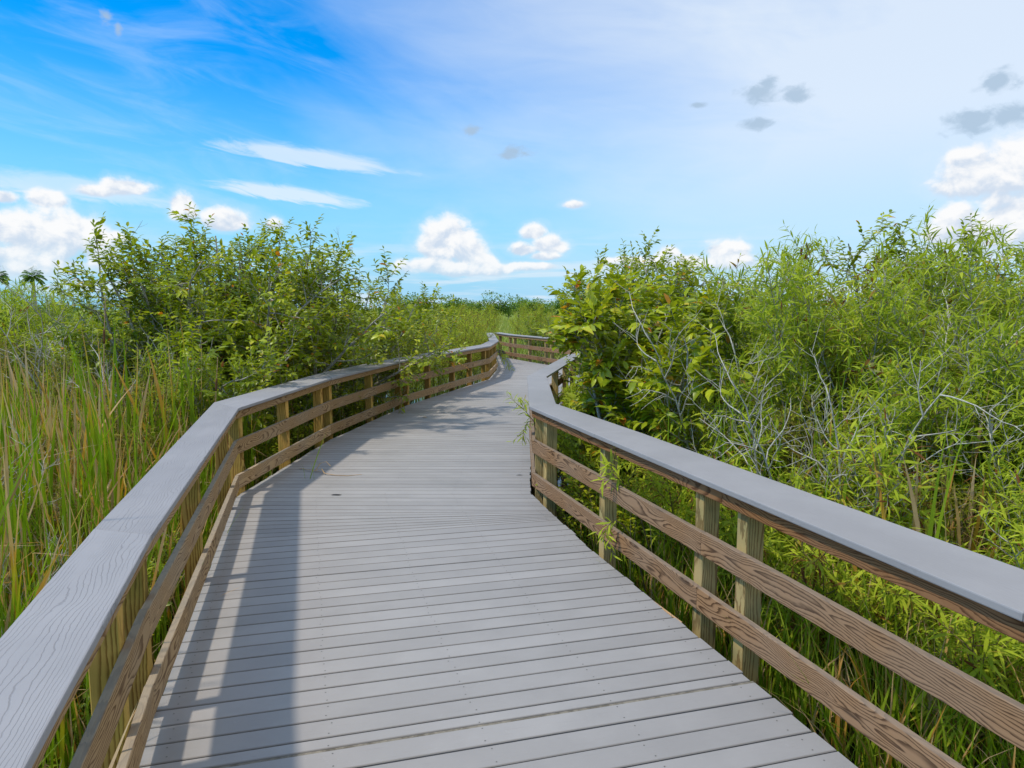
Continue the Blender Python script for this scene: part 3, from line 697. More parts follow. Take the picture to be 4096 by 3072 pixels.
def blade_mesh(seed, kind):
    """strap leaf 1 m tall before scaling, base at the origin"""
    r = np.random.RandomState(seed); n = 11; t = np.linspace(0, 1, n)
    bend = abs(r.normal(0.08, 0.08)) + (0.2 if kind == 'dead' and r.rand() < 0.3 else 0); ph = r.uniform(0, 6.28)
    th = bend * 2.2 * t ** 1.7
    if kind == 'broken' or (kind == 'dead' and r.rand() < 0.3):
        kb = r.uniform(0.55, 0.8); th = th + np.where(t > kb, r.uniform(0.9, 2.0), 0)
    dx = np.cumsum(np.sin(th)) / n; dz = np.cumsum(np.cos(th)) / n; dx -= dx[0]; dz -= dz[0]
    w = 0.0066 * np.minimum(1, np.minimum((t + 0.06) * 6, (1.015 - t) * (2.2 if kind != 'dead' else 5))) * r.uniform(0.75, 1.2)
    tw = ph + t * r.normal(0, 0.9)
    side = np.stack([np.cos(tw), np.sin(tw), 0 * t], 1)
    C = np.stack([dx, 0 * t, dz], 1); V = np.empty((2 * n, 3)); V[0::2] = C - side * w[:, None]; V[1::2] = C + side * w[:, None]
    Q = [(2 * i, 2 * i + 1, 2 * i + 3, 2 * i + 2) for i in range(n - 1)]
    if kind == 'green': tt = 0.12 + 0.12 * r.rand() + 0.2 * np.clip((t - 0.8) / 0.2, 0, 1) * (r.rand() < 0.5)
    elif kind == 'turn': s0 = r.uniform(0.35, 0.75); tt = 0.2 + 0.55 * np.clip((t - s0) / 0.22, 0, 1)
    elif kind == 'broken': tt = 0.35 + 0.4 * np.clip((t - 0.4) / 0.3, 0, 1)
    else: tt = r.choice([0.60, 0.64, 0.70, 0.77, 0.80, 0.84, 0.93]) + 0.05 * np.sin(t * 9)
    return np_mesh('blade', V, quads=Q, mat=M_BLADE, tint=np.repeat(tt + 0 * t, 2))
BLADES = dict(green=[blade_mesh(100 + i, 'green') for i in range(14)], turn=[blade_mesh(200 + i, 'turn') for i in range(10)], dead=[blade_mesh(300 + i, 'dead') for i in range(16)], broken=[blade_mesh(400 + i, 'broken') for i in range(4)])

def cattail(x, y, label, r, n=13, h=1.9, mixw=(0.45, 0.2, 0.3, 0.05), spread=0.22, group='cattail clumps in the marsh', spike=False):
    root = empty('cattail_clump', (x, y, GZ - 0.08)); tag(root, label, 'cattail', group)
    kinds = ('green', 'turn', 'dead', 'broken')
    for i in range(n):
        k = kinds[r.choice(4, p=mixw)]; me = BLADES[k][r.randint(len(BLADES[k]))]
        hh = h * r.uniform(0.62, 1.08) * (0.86 if k == 'dead' else 1.0)
        a = r.uniform(0, 6.283); rr = spread * math.sqrt(r.rand())
        o = link('blade', me, root); o.location = (rr * math.cos(a), rr * math.sin(a), 0)
        lean = abs(r.normal(0, 0.10 if k != 'dead' else 0.20)); b = r.uniform(0, 6.283)
        o.rotation_euler = (lean * math.cos(b), lean * math.sin(b), r.uniform(0, 6.283)); wsc = r.uniform(0.95, 1.5); o.scale = (hh, hh if False else hh * 1.0, hh)
        o.scale = (hh * wsc if False else hh, hh, hh)
    if spike:
        tb = Tubes(); s = path(r, [0, 0, 0], [0.06, 0.02, 1], h * 1.18, 6, 0.02, 0); tb.add(s, np.linspace(0.006, 0.004, 7), 5); link('stalk', tb.mesh('stalk', M_SPLINT), root)
        p, d = along(s, 0.80); tb = Tubes(); q = np.array([p + d * u for u in (-0.005, 0.0, 0.03, 0.12, 0.15, 0.155)]); tb.add(q, [0.004, 0.011, 0.0125, 0.0125, 0.011, 0.003], 8); link('flower_spike', tb.mesh('flower_spike', M_SPIKE), root)
    return root

def blade_field(name, XY, H, mat, tint, r, w=0.007, nseg=4, bend=0.45, z0=GZ - 0.08):
    """many grass blades as one mesh"""
    N = len(XY); t = np.linspace(0, 1, nseg + 1); a = r.uniform(0, 6.283, N); b = np.abs(r.normal(bend, bend * 0.5, N)); H = np.asarray(H)
    th = b[:, None] * 1.7 * t[None] ** 1.5 + r.normal(0, 0.1, N)[:, None]
    dx = np.cumsum(np.sin(th), 1) / nseg; dz = np.cumsum(np.cos(th), 1) / nseg; dx -= dx[:, :1]; dz -= dz[:, :1]
    C = np.stack([XY[:, 0, None] + dx * H[:, None] * np.cos(a)[:, None], XY[:, 1, None] + dx * H[:, None] * np.sin(a)[:, None], z0 + dz * H[:, None]], -1)
    wa = a + 1.57 + r.normal(0, 0.8, N); wid = (np.broadcast_to(np.asarray(w), (N,)) * r.uniform(0.6, 1.3, N))[:, None] * np.minimum(1, (1.02 - t) * 2.2)[None]
    S = np.stack([np.cos(wa), np.sin(wa), 0 * wa], -1)[:, None, :] * wid[..., None]
    V = np.empty((N, 2 * (nseg + 1), 3)); V[:, 0::2] = C - S; V[:, 1::2] = C + S
    i = np.arange(nseg); q = np.stack([2 * i, 2 * i + 1, 2 * i + 3, 2 * i + 2], 1)
    Q = (q[None] + (np.arange(N) * 2 * (nseg + 1))[:, None, None]).reshape(-1, 4)
    return np_mesh(name, V.reshape(-1, 3), quads=Q, mat=mat, tint=np.repeat(tint, 2 * (nseg + 1)))

# ------------------------------------------------------------------ planting
R_ = np.random.RandomState(77)
ORD = ['first', 'second', 'third', 'fourth', 'fifth', 'sixth', 'seventh', 'eighth', 'ninth', 'tenth', 'eleventh', 'twelfth', 'thirteenth', 'fourteenth', 'fifteenth', 'sixteenth', 'seventeenth', 'eighteenth', 'nineteenth', 'twentieth']

# far trees and palms -------------------------------------------------
def far_tree(seed):
    r = np.random.RandomState(seed); tb = Tubes(); H = r.uniform(4.6, 6.0); bag = LeafBag()
    tr = path(r, [0, 0, 0], [0.05, 0, 1], H * 0.6, 5, 0.08, 0); tb.add(tr, np.linspace(0.16, 0.07, 6), 6)
    lobes = []
    for k in range(11):
        p, d = along(tr, r.uniform(0.35, 1.0)); e = p + unit(r.normal(0, 1, 3) * np.array([1, 1, 0.45])) * r.uniform(0.5, 2.0) + np.array([0, 0, 0.5]); tb.add(np.array([p, (p + e) / 2 + [0, 0, .15], e]), [0.05, 0.035, 0.02], 4); lobes.append((e, r.uniform(0.6, 1.15)))
    for e, R in lobes:
        n = 120; u = unit(r.normal(0, 1, (n, 3))); rad = R * r.uniform(0.45, 1.05, n)[:, None]; P = e + u * rad * np.array([1.15, 1.15, 0.8])
        bag.add(P, unit(u + r.normal(0, 0.6, (n, 3))), unit(u * 0.4 + np.array([0, 0, 0.8]) + r.normal(0, 0.3, (n, 3))), r.uniform(0.22, 0.42, n), r.uniform(0.14, 0.24, n), np.abs(r.normal(0.2, .1, n)), np.clip(r.normal(0.5, 0.2, n) + r.normal(0, .15), 0, 1))
    return tb.mesh('trunk', M_BARK), bag.mesh('crown', M_FAR, T_CARD)
FT = [far_tree(s) for s in (1, 2, 3, 4, 5)]
def plant_far(i, x, y, s, label, group):
    a, b = FT[i % 5]; root = empty('marsh_tree', (x, y, -0.7)); tag(root, label, 'tree', group); link('trunk', a, root); link('crown', b, root); root.rotation_euler = (0, 0, i * 1.3); root.scale = (s, s, s * 0.92)
gx = sorted(np.linspace(-22, 14, 20) + R_.uniform(-0.9, 0.9, 20))
for i, x in enumerate(gx): plant_far(i, x * 1.0, R_.uniform(122, 150), R_.uniform(1.0, 1.38), f"round green tree on the horizon beyond the path, {ORD[i]} from the big bush", 'trees along the horizon')
for i, x in enumerate(np.linspace(-112, -66, 13)): plant_far(i + 2, x + R_.uniform(-2, 2), R_.uniform(105, 135), R_.uniform(0.8, 1.05), f"low green tree on the horizon past the palms, {ORD[i]} from the frame's left edge", 'trees along the left horizon')
def palm(x, y, H, label, seed):
    r = np.random.RandomState(seed); root = empty('palm_tree', (x, y, -0.7)); tag(root, label, 'palm tree', 'palms on the horizon')
    tb = Tubes(); tr = path(r, [0, 0, 0], [0.03, 0, 1], H - 1.2, 6, 0.02, 0); tb.add(tr, np.linspace(0.22, 0.16, 7), 7); link('trunk', tb.mesh('trunk', M_BARK), root)
    for k in range(26):
        a = k * 2.4; el = 1.4 - 1.85 * k / 26; bag = LeafBag(); d = np.array([math.cos(a) * math.cos(el), math.sin(a) * math.cos(el), math.sin(el)])
        pts = path(r, tr[-1], d, r.uniform(1.0, 1.35), 7, 0.03, 0.0, 0.42)
        n = 34; ts = np.linspace(0.12, 1, n); P = np.empty((n, 3)); D = np.empty((n, 3))
        for i, t in enumerate(ts): P[i], D[i] = along(pts, t)
        sd = unit(np.cross(D, np.array([0, 0, 1.0]))); s = np.where(np.arange(n) % 2 == 0, 1., -1.)[:, None]
        bag.add(P, unit(D * 0.8 + sd * s * 0.9 + np.array([0, 0, -0.35])), np.tile([0, 0, 1.0], (n, 1)), 0.5 * np.sin(np.clip(ts, .1, .97) * 3.0) + 0.1, np.full(n, 0.07), np.full(n, 0.3), np.clip(r.normal(0.35, 0.1, n), 0, 1))
        link('frond', bag.mesh('frond', M_FAR, T_LANCE), root)
palm(-50.0, 72, 7.2, 'palm tree with feathery fronds against the cloud, the full one by the bare twigs', 5)
palm(-51.5, 69, 7.0, "dark palm tree half cut off by the frame's left edge", 6)

# open marsh ----------------------------------------------------------
def pts_in(n, x0, x1, y0, y1, keep, r):
    out = []
    while len(out) < n:
        q = np.stack([r.uniform(x0, x1, n), r.uniform(y0, y1, n)], 1); out.extend(q[[bool(keep(a, b)) for a, b in q]].tolist())
    return np.array(out[:n])
xl = lambda y: np.interp(y, [p[1] for p in LOUT], [p[0] for p in LOUT]); xr = lambda y: np.interp(y, [p[1] for p in ROUT[:6]], [p[0] for p in ROUT[:6]])
fr_ = lambda x, y: abs(x) < 1.0 * y + 1.0
def off_walk(x, y, a=0.12):
    if y < 15: return x < xl(y) - a or x > xr(y) + a
    if y < 31: return x < xl(y) - a - 0.1 or (y > 16.3 + 0 and x > 0 and y > 30.9 - 3.6 * max(0, x - 0.0) * 0.86 and y > 22) or (x > 2.2 and y < 16.4)
    return True
q1 = pts_in(17000, -32, 12, 17, 46, lambda x, y: fr_(x, y) and off_walk(x, y, 0.25) and not (x > -1.5 and y < 22), R_)
link('marsh_grass', blade_field('marsh_grass', q1, R_.uniform(0.9, 1.75, len(q1)) * np.clip(1 + 0.25 * np.sin(q1[:, 0] * 1.3) * np.cos(q1[:, 1] * .7), .6, 1.3), M_MARSH, np.clip(R_.normal(0.45, 0.25, len(q1)), 0, 1), R_, 0.011, 3, 0.5))['kind'] = 'stuff'
q2 = pts_in(26000, -95, 40, 44, 125, lambda x, y: abs(x) < 0.8 * y and (x > -0.2 * y and x < 0.07 * y or x < -0.5 * y or R_.rand() < 0.12), R_)
link('distant_marsh_grass', blade_field('distant_marsh_grass', q2, R_.uniform(1.0, 1.7, len(q2)), M_MARSH, np.clip(R_.normal(0.5, 0.22, len(q2)) + 0.2 * np.sin(q2[:, 1] * .25 + q2[:, 0] * .12), 0, 1), R_, 0.035, 2, 0.45))['kind'] = 'stuff'

# plants built once -----------------------------------------------------
WIL = dict(low=[Kind('willow_shrub', 'shrub', make_willow(11 + i, 1.75, 6, 0.28, 0.18, (0.5, 0.68, 0.6)[i], 1.0), 'stem', 'foliage', M_STEM, M_WILLOW, T_LANCE) for i in range(3)],
           mid=[Kind('willow_shrub', 'shrub', make_willow(31 + i, 2.35, 7, 0.36, 0.17, (0.36, 0.58, 0.45, 0.68)[i], 1.05), 'stem', 'foliage', M_BARK, M_WILLOW, T_LANCE) for i in range(4)],
           tall=[Kind('willow_shrub', 'shrub', make_willow(51 + i, 3.3, 8, 0.42, 0.17, (0.34, 0.5, 0.42, 0.6)[i], 1.05), 'stem', 'foliage', M_BARK, M_WILLOW, T_LANCE) for i in range(4)],
           pale=[Kind('willow_shrub', 'shrub', make_willow(71 + i, 2.85, 9, 0.5, 0.12, 0.68, 1.1), 'stem', 'foliage', M_STEM, M_WILLOW, T_LANCE) for i in range(2)])
OLV = [Kind('olive_shrub', 'shrub', make_willow(91 + i, 1.9, 6, 0.42, 0.145, 0.42, 0.85), 'stem', 'foliage', M_STEM, M_OLIVE, T_LANCE) for i in range(3)]
BRD = [Kind('pond_apple_bush', 'bush', make_broad(111 + i, 4.2, 2.05, 9, 0.128, 0.45, 1.0, 0.25), 'branch', 'foliage', M_BARK, M_BROAD, T_OVATE) for i in range(4)]
BLO = [Kind('leafy_plant', 'plant', make_broad(131 + i, 0.75, 0.42, 4, 0.085, 0.5, 0.4, 0.0), 'branch', 'foliage', M_STEM, M_BROAD, T_OVATE) for i in range(3)]
BAR = [Kind('bare_shrub', 'shrub', make_bare(151 + i, 2.4, 4, 0.35), 'stem', 'foliage', M_TWIG, None, None) for i in range(3)]

# left: the big glossy bush
left_bush = [(-5.9, 11.9, 0.72, 'the low end nearest the palms'), (-5.35, 11.3, 0.99, 'left shoulder above the dead reeds'), (-4.35, 11.6, 1.04, 'the highest, twigs against the streak cloud'), (-4.0, 12.9, 1.0, 'middle, leaning over the railing'),
             (-3.75, 14.6, 0.92, 'sloping down towards the path'), (-3.4, 16.3, 0.72, 'lowest, where the railing bends away'), (-5.6, 13.6, 1.02, 'hidden row behind the highest one'), (-6.5, 13.9, 0.88, 'behind the bare grey twigs')]
for i, (x, y, s, w) in enumerate(left_bush):
    BRD[i % 4].place(x, y, f"glossy-leaved bush left of the path, {w}", 'glossy bushes left of the path', R_.uniform(0, 6.3), s, 1.0)
# right: glossy bushes behind the willows
for i, (x, y, s, w) in enumerate([(4.35, 11.2, 0.84, 'peak with the upright twig'), (5.6, 10.9, 0.95, 'peak beside the white cumulus'), (7.3, 10.4, 0.95, "at the frame's right edge"), (3.2, 12.4, 0.86, 'dip beside the path bush'), (2.95, 14.7, 0.95, 'small-leaved, arching over the path turn'), (3.0, 11.2, 0.76, 'just behind the large-leaved bush')]):
    BRD[(i + 1) % 4].place(x, y, f"glossy-leaved bush right of the path, {w}", 'glossy bushes right of the path', R_.uniform(0, 6.3), s, 1.0)
# the large-leaved bush beside the corner: its biggest leaves are separate
root = empty('large_leaved_bush', (1.28, 8.2, GZ - 0.05)); tag(root, 'large-leaved glossy bush with a few orange leaves at the inner bend, overhanging the railing', 'bush')
lr = np.random.RandomState(5)
for tb, bag in make_broad(171, 3.3, 1.1, 7, 0.165, 0.55, 0.9, 0.05, ok=lambda p: p[0] + 1.28 > xr(p[1] + 8.2) + (-0.5 if p[2] > 2.15 else 0.2)):
    st = link('branch', tb.mesh('branch', M_BARK), root)
    if not bag.P: continue
    rest = loose_leaves(bag, BLEAF, st, 42, lr)
    cat = bag.cat(); b2 = LeafBag(); b2.add(*[c[rest] for c in cat]); link('foliage', b2.mesh('foliage', M_BROAD, T_OVATE), st)['kind'] = 'stuff'

root = empty('arching_bush', (2.0, 13.2, GZ - 0.05)); tag(root, 'small-leaved glossy bush arching out over the path before the far turn', 'bush')
for tb, bag in make_broad(181, 3.8, 1.8, 10, 0.115, 0.44, 1.25, 0.05, ok=lambda p: p[0] + 2.0 > xr(p[1] + 13.2) + (-1.3 if p[2] > 1.95 else 0.3), arc=(2.0, 5.2)):
    if not bag.P: continue
    st = link('branch', tb.mesh('branch', M_BARK), root); link('foliage', bag.mesh('foliage', M_BROAD, T_OVATE), st)['kind'] = 'stuff'

# right: willows in rows away from the railing
def row(kinds, items, text, group, tone=''):
    for i, (x, y, s) in enumerate(items):
        kinds[i % len(kinds)].place(x, y, f"{text}, {ORD[i]} from the corner", group, R_.uniform(0, 6.3), s, R_.uniform(0.95, 1.05))
row(WIL['low'], [(1.08, 7.6, 0.92), (1.5, 6.55, 0.9), (1.72, 5.75, 0.86), (2.02, 5.0, 0.84), (2.3, 4.2, 0.82), (2.62, 3.35, 0.74), (2.8, 2.6, 0.66)], 'low willow close behind the brown railing', 'willows close behind the railing')
row(WIL['mid'], [(1.75, 7.6, 0.90), (2.15, 6.8, 0.92), (2.6, 6.2, 0.95), (2.9, 5.4, 0.93), (3.9, 5.9, 0.95), (3.5, 4.0, 0.72), (4.2, 5.0, 0.9)], 'mid-height willow, second row behind the brown railing', 'willows in the second row')
row(WIL['tall'], [(2.35, 8.9, 0.88), (3.05, 8.6, 0.98), (3.3, 7.5, 0.98), (3.95, 6.9, 0.98), (4.6, 6.3, 0.95), (5.3, 6.9, 1.0), (4.5, 5.5, 0.85)], 'tall willow in the third row behind the brown railing', 'willows in the third row')
row(WIL['tall'], [(3.6, 9.9, 1.02), (4.5, 9.3, 1.05), (5.4, 8.6, 1.06), (6.3, 8.6, 1.06), (7.4, 9.2, 1.06), (6.5, 10.6, 1.1), (8.6, 11.2, 1.1), (7.6, 7.4, 1.0), (9.6, 9.4, 1.05)], 'tallest willow against the sky right of the path', 'willows in the back row')
row(WIL['low'], [(1.25, 9.4, 0.85), (0.90, 9.0, 0.82), (0.88, 9.9, 0.86), (1.1, 10.9, 0.85), (1.6, 10.6, 0.9), (1.95, 12.2, 0.95)], 'low willow beside the second bend of the brown railing', 'willows by the second bend')
# pale willow at the end of the left railing
for i, (x, y, s, w) in enumerate([(-2.75, 17.9, 0.95, 'first along it'), (-2.2, 19.3, 1.0, 'second along it'), (-1.75, 20.9, 0.98, 'third along it'), (-1.35, 22.2, 0.95, 'twigs over the planks'), (-1.75, 24.2, 1.0, 'behind the end post'), (-2.0, 27.0, 0.95, 'farthest one')]):
    WIL['pale'][i % 2].place(x, y, f"pale willow behind the left railing's far end, {w}", 'pale willows by the left railing', R_.uniform(0, 6.3), s, 1.0)
# far shrubs in the open marsh
for i, (x, y, s) in enumerate([(-4.6, 34, 0.9), (-1.6, 37, 0.75), (1.4, 36, 0.9), (-6.5, 46, 1.1), (-3.3, 52, 0.9), (0.6, 50, 0.95), (-8.5, 62, 1.2), (-2.0, 66, 1.1), (2.4, 60, 1.15), (-12, 80, 1.3), (-6, 84, 1.2), (1.5, 86, 1.25), (-9, 98, 1.3), (-3, 100, 1.3)]):
    (WIL['pale'][i % 2] if i % 3 else BRD[i % 4]).place(x, y, f"small yellow-green shrub out in the open marsh, {ORD[i]} nearest the far railing", 'shrubs in the open marsh', i * 1.7, s * (1.15 if i % 3 else 0.7), 0.9)
for i, (x, y, s) in enumerate([(2.7, 27.2, 0.95), (4.3, 26.0, 1.0), (1.3, 31.0, 0.8)]):
    BRD[i].place(x, y, f"green bush just behind the far railing, {ORD[i]} from the tree over the path", 'bushes behind the far railing', i * 2.0, s * 0.8, 0.9)
# left: olive shrubs and willows among the reeds
for i, (x, y, s) in enumerate([(-4.3, 7.9, 0.95), (-5.1, 8.2, 1.02), (-6.0, 8.5, 1.05), (-5.5, 9.4, 1.12), (-6.7, 9.6, 1.15), (-7.6, 10.4, 1.2), (-4.7, 9.5, 1.15), (-4.5, 6.6, 0.82), (-3.9, 5.7, 0.72), (-8.4, 11.6, 1.25), (-5.3, 7.2, 0.88)]):
    OLV[i % 3].place(x, y, f"olive-brown shrub among the reeds on the left, {ORD[i]} from the railing corner", 'olive shrubs among the reeds', R_.uniform(0, 6.3), s, 1.0)
for i, (x, y, s) in enumerate([(-3.95, 8.8, 0.88), (-5.2, 10.2, 0.95), (-7.0, 12.0, 1.1), (-8.8, 13.2, 1.28), (-10.4, 14.6, 1.35), (-9.6, 12.4, 1.25), (-11.6, 16.4, 1.42), (-12.8, 17.6, 1.45), (-8.0, 14.9, 1.15), (-13.6, 19.5, 1.5), (-10.2, 18.0, 1.4), (-9.6, 9.6, 1.1), (-11.6, 11.6, 1.3), (-14.5, 15.0, 1.4), (-16.5, 18.5, 1.5)]):
    WIL['mid'][i % 4].place(x, y, f"green willow behind the reeds on the left, {ORD[i]} from the railing corner", 'willows behind the left reeds', R_.uniform(0, 6.3), s, 1.0)
for i, (x, y, s, w) in enumerate([(-3.3, 4.3, 0.62, "low, at the frame's left edge"), (-4.3, 5.6, 0.7, 'half buried in the cattails'), (-5.6, 9.9, 1.12, 'forking low in front of the big bush'), (-6.7, 10.6, 1.22, 'its crown standing out against the cloud'), (-7.7, 11.3, 1.2, 'by the palm'), (-4.75, 8.9, 0.95, 'slender, above the dead reeds')]):
    BAR[i % 3].place(x, y, f"bare grey twiggy shrub on the left, {w}", 'bare shrubs on the left', R_.uniform(0, 6.3), s)
for i, (x, y, s, w) in enumerate([(3.15, 5.95, 1.08, 'with the forked white stem'), (2.2, 7.1, 1.1, 'slanting stems near the large-leaved bush'), (4.2, 5.75, 1.12, "nearest the frame's right edge"), (4.4, 8.2, 1.18, 'with twigs reaching the skyline'), (1.75, 6.75, 0.72, 'small, just behind the railing corner'), (4.9, 6.5, 1.25, 'tall, between the third row and the back'), (3.9, 8.9, 1.22, 'tall, below the twiggy peak'), (2.55, 5.6, 0.95, 'short, leaning out of the second row'), (2.2, 9.6, 1.1, 'behind the large-leaved bush')]):
    BAR[i % 3].place(x, y, f"bare whitish branching shrub among the right willows, {w}", 'bare shrubs on the right', R_.uniform(0, 6.3), s)

# withered red-brown leaf bunches caught in the willow tops
for i, (x, y, z, w) in enumerate([(3.55, 8.3, 2.75, 'left one, below the tall twigs'), (4.35, 8.5, 2.45, 'middle one'), (5.25, 8.4, 2.55, 'right one, highest against the sky'), (4.75, 7.4, 2.15, 'lowest one, with a pale curl'), (2.9, 5.4, 1.62, 'near one, over the second row')]):
    br_ = np.random.RandomState(60 + i); bag = LeafBag(); n = 14; P = np.stack([br_.normal(0, .035, n), br_.normal(0, .035, n), -np.linspace(0, .2, n)], 1)
    bag.add(P, unit(np.stack([br_.normal(0, .6, n), br_.normal(0, .6, n), -np.ones(n)], 1)), unit(br_.normal(0, 1, (n, 3))), br_.uniform(.06, .12, n), br_.uniform(.02, .035, n), br_.uniform(.3, 1.0, n), np.full(n, 1.0))
    tag(link('withered_leaf_bunch', bag.mesh('withered_leaf_bunch', M_WILLOW, T_OVATE), None, (x, y, z)), f"withered red-brown leaf bunch hanging in the right willows, {w}", 'dead leaves', 'withered leaf bunches')['kind'] = 'thing'

for i, (x, y, s) in enumerate([(2.35, 6.6, 1.0), (3.35, 6.9, 1.2), (2.75, 8.0, 1.25), (4.15, 7.6, 1.35), (3.1, 5.2, 0.85), (5.3, 7.9, 1.45)]):
    OLV[(i + 1) % 3].place(x, y, f"olive-brown shrub among the right willows, {ORD[i]} from the railing corner", 'olive shrubs among the right willows', R_.uniform(0, 6.3), s, 1.0)

# cattails left of the railing, each blade its own object
spots = []
cr = np.random.RandomState(21)
while len(spots) < 104:
    y = cr.uniform(2.2, 9.0); x = cr.uniform(-0.80 * y - 0.5, xl(y) - 0.28)
    if x > xl(y) - 0.28 or x < -7: continue
    if all((x - a) ** 2 + (y - b) ** 2 > 0.31 ** 2 for a, b in spots): spots.append((x, y))
spots.sort(key=lambda s: s[1])
for i, (x, y) in enumerate(spots):
    far = y > 5.5; dead = cr.rand()
    mixw = (0.22, 0.18, 0.55, 0.05) if dead < 0.45 else ((0.62, 0.2, 0.14, 0.04) if dead < 0.78 else (0.42, 0.25, 0.28, 0.05))
    word = 'dead tan' if dead < 0.45 else ('mostly green' if dead < 0.78 else 'half-withered')
    d_rail = xl(y) - x
    place = 'against the left railing' if d_rail < 0.7 else ('near the left railing' if d_rail < 1.5 else 'far left of the railing')
    dist = ORD[min(19, i // 6)]
    cattail(x, y, f"{word} cattail clump {place}, {dist} tier back, {ORD[i % 6]} of six", cr, 18, cr.uniform(1.9, 2.75) if d_rail > 0.8 else cr.uniform(1.5, 2.1), mixw, 0.26, 'cattails left of the railing', spike=(i in (70, 84)))
for i, (x, y) in enumerate([(-3.55, 9.4), (-3.5, 8.6), (-3.45, 10.6), (-3.35, 11.6), (-3.7, 7.9), (-3.4, 9.9)]):
    cattail(x, y, f"green cattail clump behind the left railing past its corner, {ORD[i]} of six", cr, 11, cr.uniform(1.3, 1.8), (0.8, 0.12, 0.08, 0), 0.2, 'cattails behind the left corner')
for i, (x, y, mw, n, h, w) in enumerate([(1.55, 6.2, (0.9, 0.08, 0.02, 0), 10, 1.95, 'green clump by the railing corner'), (2.0, 6.1, (0.85, 0.1, 0.05, 0), 9, 2.3, 'upright green clump behind the low willows'), (2.45, 4.35, (0.1, 0.1, 0.8, 0), 10, 1.8, 'tan broken clump beside the cap'), (2.75, 4.5, (0.15, 0.1, 0.75, 0), 9, 2.25, 'tall pale dead blades'), (3.25, 4.9, (0.12, 0.1, 0.78, 0), 24, 2.0, 'thick dead brown clump'), (3.5, 5.1, (0.1, 0.1, 0.8, 0), 22, 1.9, 'second dead brown clump, next to the thick one'), (2.3, 6.0, (0.9, 0.1, 0, 0), 8, 2.2, 'green clump in the second willow row'), (2.45, 5.45, (0.85, 0.1, 0.05, 0), 10, 2.6, 'tall green clump above the second willow row'), (2.95, 6.05, (0.85, 0.1, 0.05, 0), 9, 2.7, 'tall green clump among bare white stems'), (3.55, 6.25, (0.7, 0.2, 0.1, 0), 9, 2.7, 'tall yellowing clump'), (1.85, 5.55, (0.9, 0.1, 0.0, 0), 9, 2.1, 'bright green clump close to the cap'), (3.75, 5.5, (0.1, 0.1, 0.8, 0), 16, 2.4, 'tall dead clump by the right edge'), (4.2, 6.4, (0.15, 0.1, 0.75, 0), 14, 2.7, 'tallest dead clump, farther back'), (2.6, 5.0, (0.2, 0.1, 0.7, 0), 10, 2.1, 'mixed tan clump beside the second row'), (2.05, 3.55, (0.35, 0.15, 0.5, 0), 12, 1.05, 'short mixed clump under the cap'), (2.15, 3.05, (0.5, 0.1, 0.4, 0), 12, 0.95, 'short mixed clump by the pale post')]):
    cattail(x, y, f"{w}, cattails right of the path", cr, n, h, mw, 0.2, 'cattails right of the path')

for i, (x, y, h, w) in enumerate([(-4.9, 7.0, 2.75, 'tall pinkish'), (-5.3, 7.7, 2.9, 'tallest straw-pale'), (-4.5, 7.4, 2.5, 'leaning tan'), (-5.9, 7.9, 2.8, 'tall thin'), (-6.4, 8.4, 2.9, 'farthest out'), (-3.9, 6.8, 2.0, 'shortest')]):
    cattail(x, y, f"{w} dead cattail clump standing among the olive shrubs on the left", cr, 15, h, (0.12, 0.14, 0.7, 0.04), 0.26, 'dead cattails among the olive shrubs')

# grass and low growth that nobody could count
def along_rail(n, line, side, d0, d1, y0, y1, r):
    out = []
    while len(out) < n:
        y = r.uniform(y0, y1); x = (xl(y) - r.uniform(d0, d1)) if side < 0 else (xr(y) + r.uniform(d0, d1)); out.append((x, y))
    return np.array(out)
gr = np.random.RandomState(8)
q = along_rail(5200, None, 1, -0.12, 1.7, 1.3, 6.6, gr)
link('tall_grass', blade_field('tall_grass', q, gr.uniform(0.45, 1.15, len(q)), M_BLADE, np.where(gr.rand(len(q)) < 0.27, gr.uniform(0.6, 0.86, len(q)), gr.uniform(0.03, 0.36, len(q))), gr, 0.0062, 6, 0.42))['kind'] = 'stuff'
q = along_rail(2600, None, -1, -0.1, 0.9, 1.2, 13.5, gr)
link('tall_grass', blade_field('tall_grass', q, gr.uniform(0.4, 1.1, len(q)), M_BLADE, np.where(gr.rand(len(q)) < 0.25, gr.uniform(0.6, 0.9, len(q)), gr.uniform(0.0, 0.3, len(q))), gr, 0.006, 5, 0.35))['kind'] = 'stuff'
q = pts_in(11000, -15, -2.6, 3.0, 17, lambda x, y: fr_(x, y) and x < xl(y) - 0.5, gr)
link('reed_undergrowth', blade_field('reed_undergrowth', q, gr.uniform(0.6, 1.5, len(q)), M_BLADE, np.where(gr.rand(len(q)) < 0.55, gr.uniform(0.62, 0.95, len(q)), gr.uniform(0.0, 0.4, len(q))), gr, 0.0065, 5, 0.4))['kind'] = 'stuff'
q = pts_in(9500, 0.8, 12, 2.5, 16, lambda x, y: fr_(x, y) and x > xr(y) + 0.5, gr)
link('reed_undergrowth', blade_field('reed_undergrowth', q, gr.uniform(0.6, 1.5, len(q)), M_BLADE, np.where(gr.rand(len(q)) < 0.22, gr.uniform(0.6, 1.0, len(q)), gr.uniform(0.0, 0.36, len(q))), gr, 0.0065, 5, 0.4))['kind'] = 'stuff'

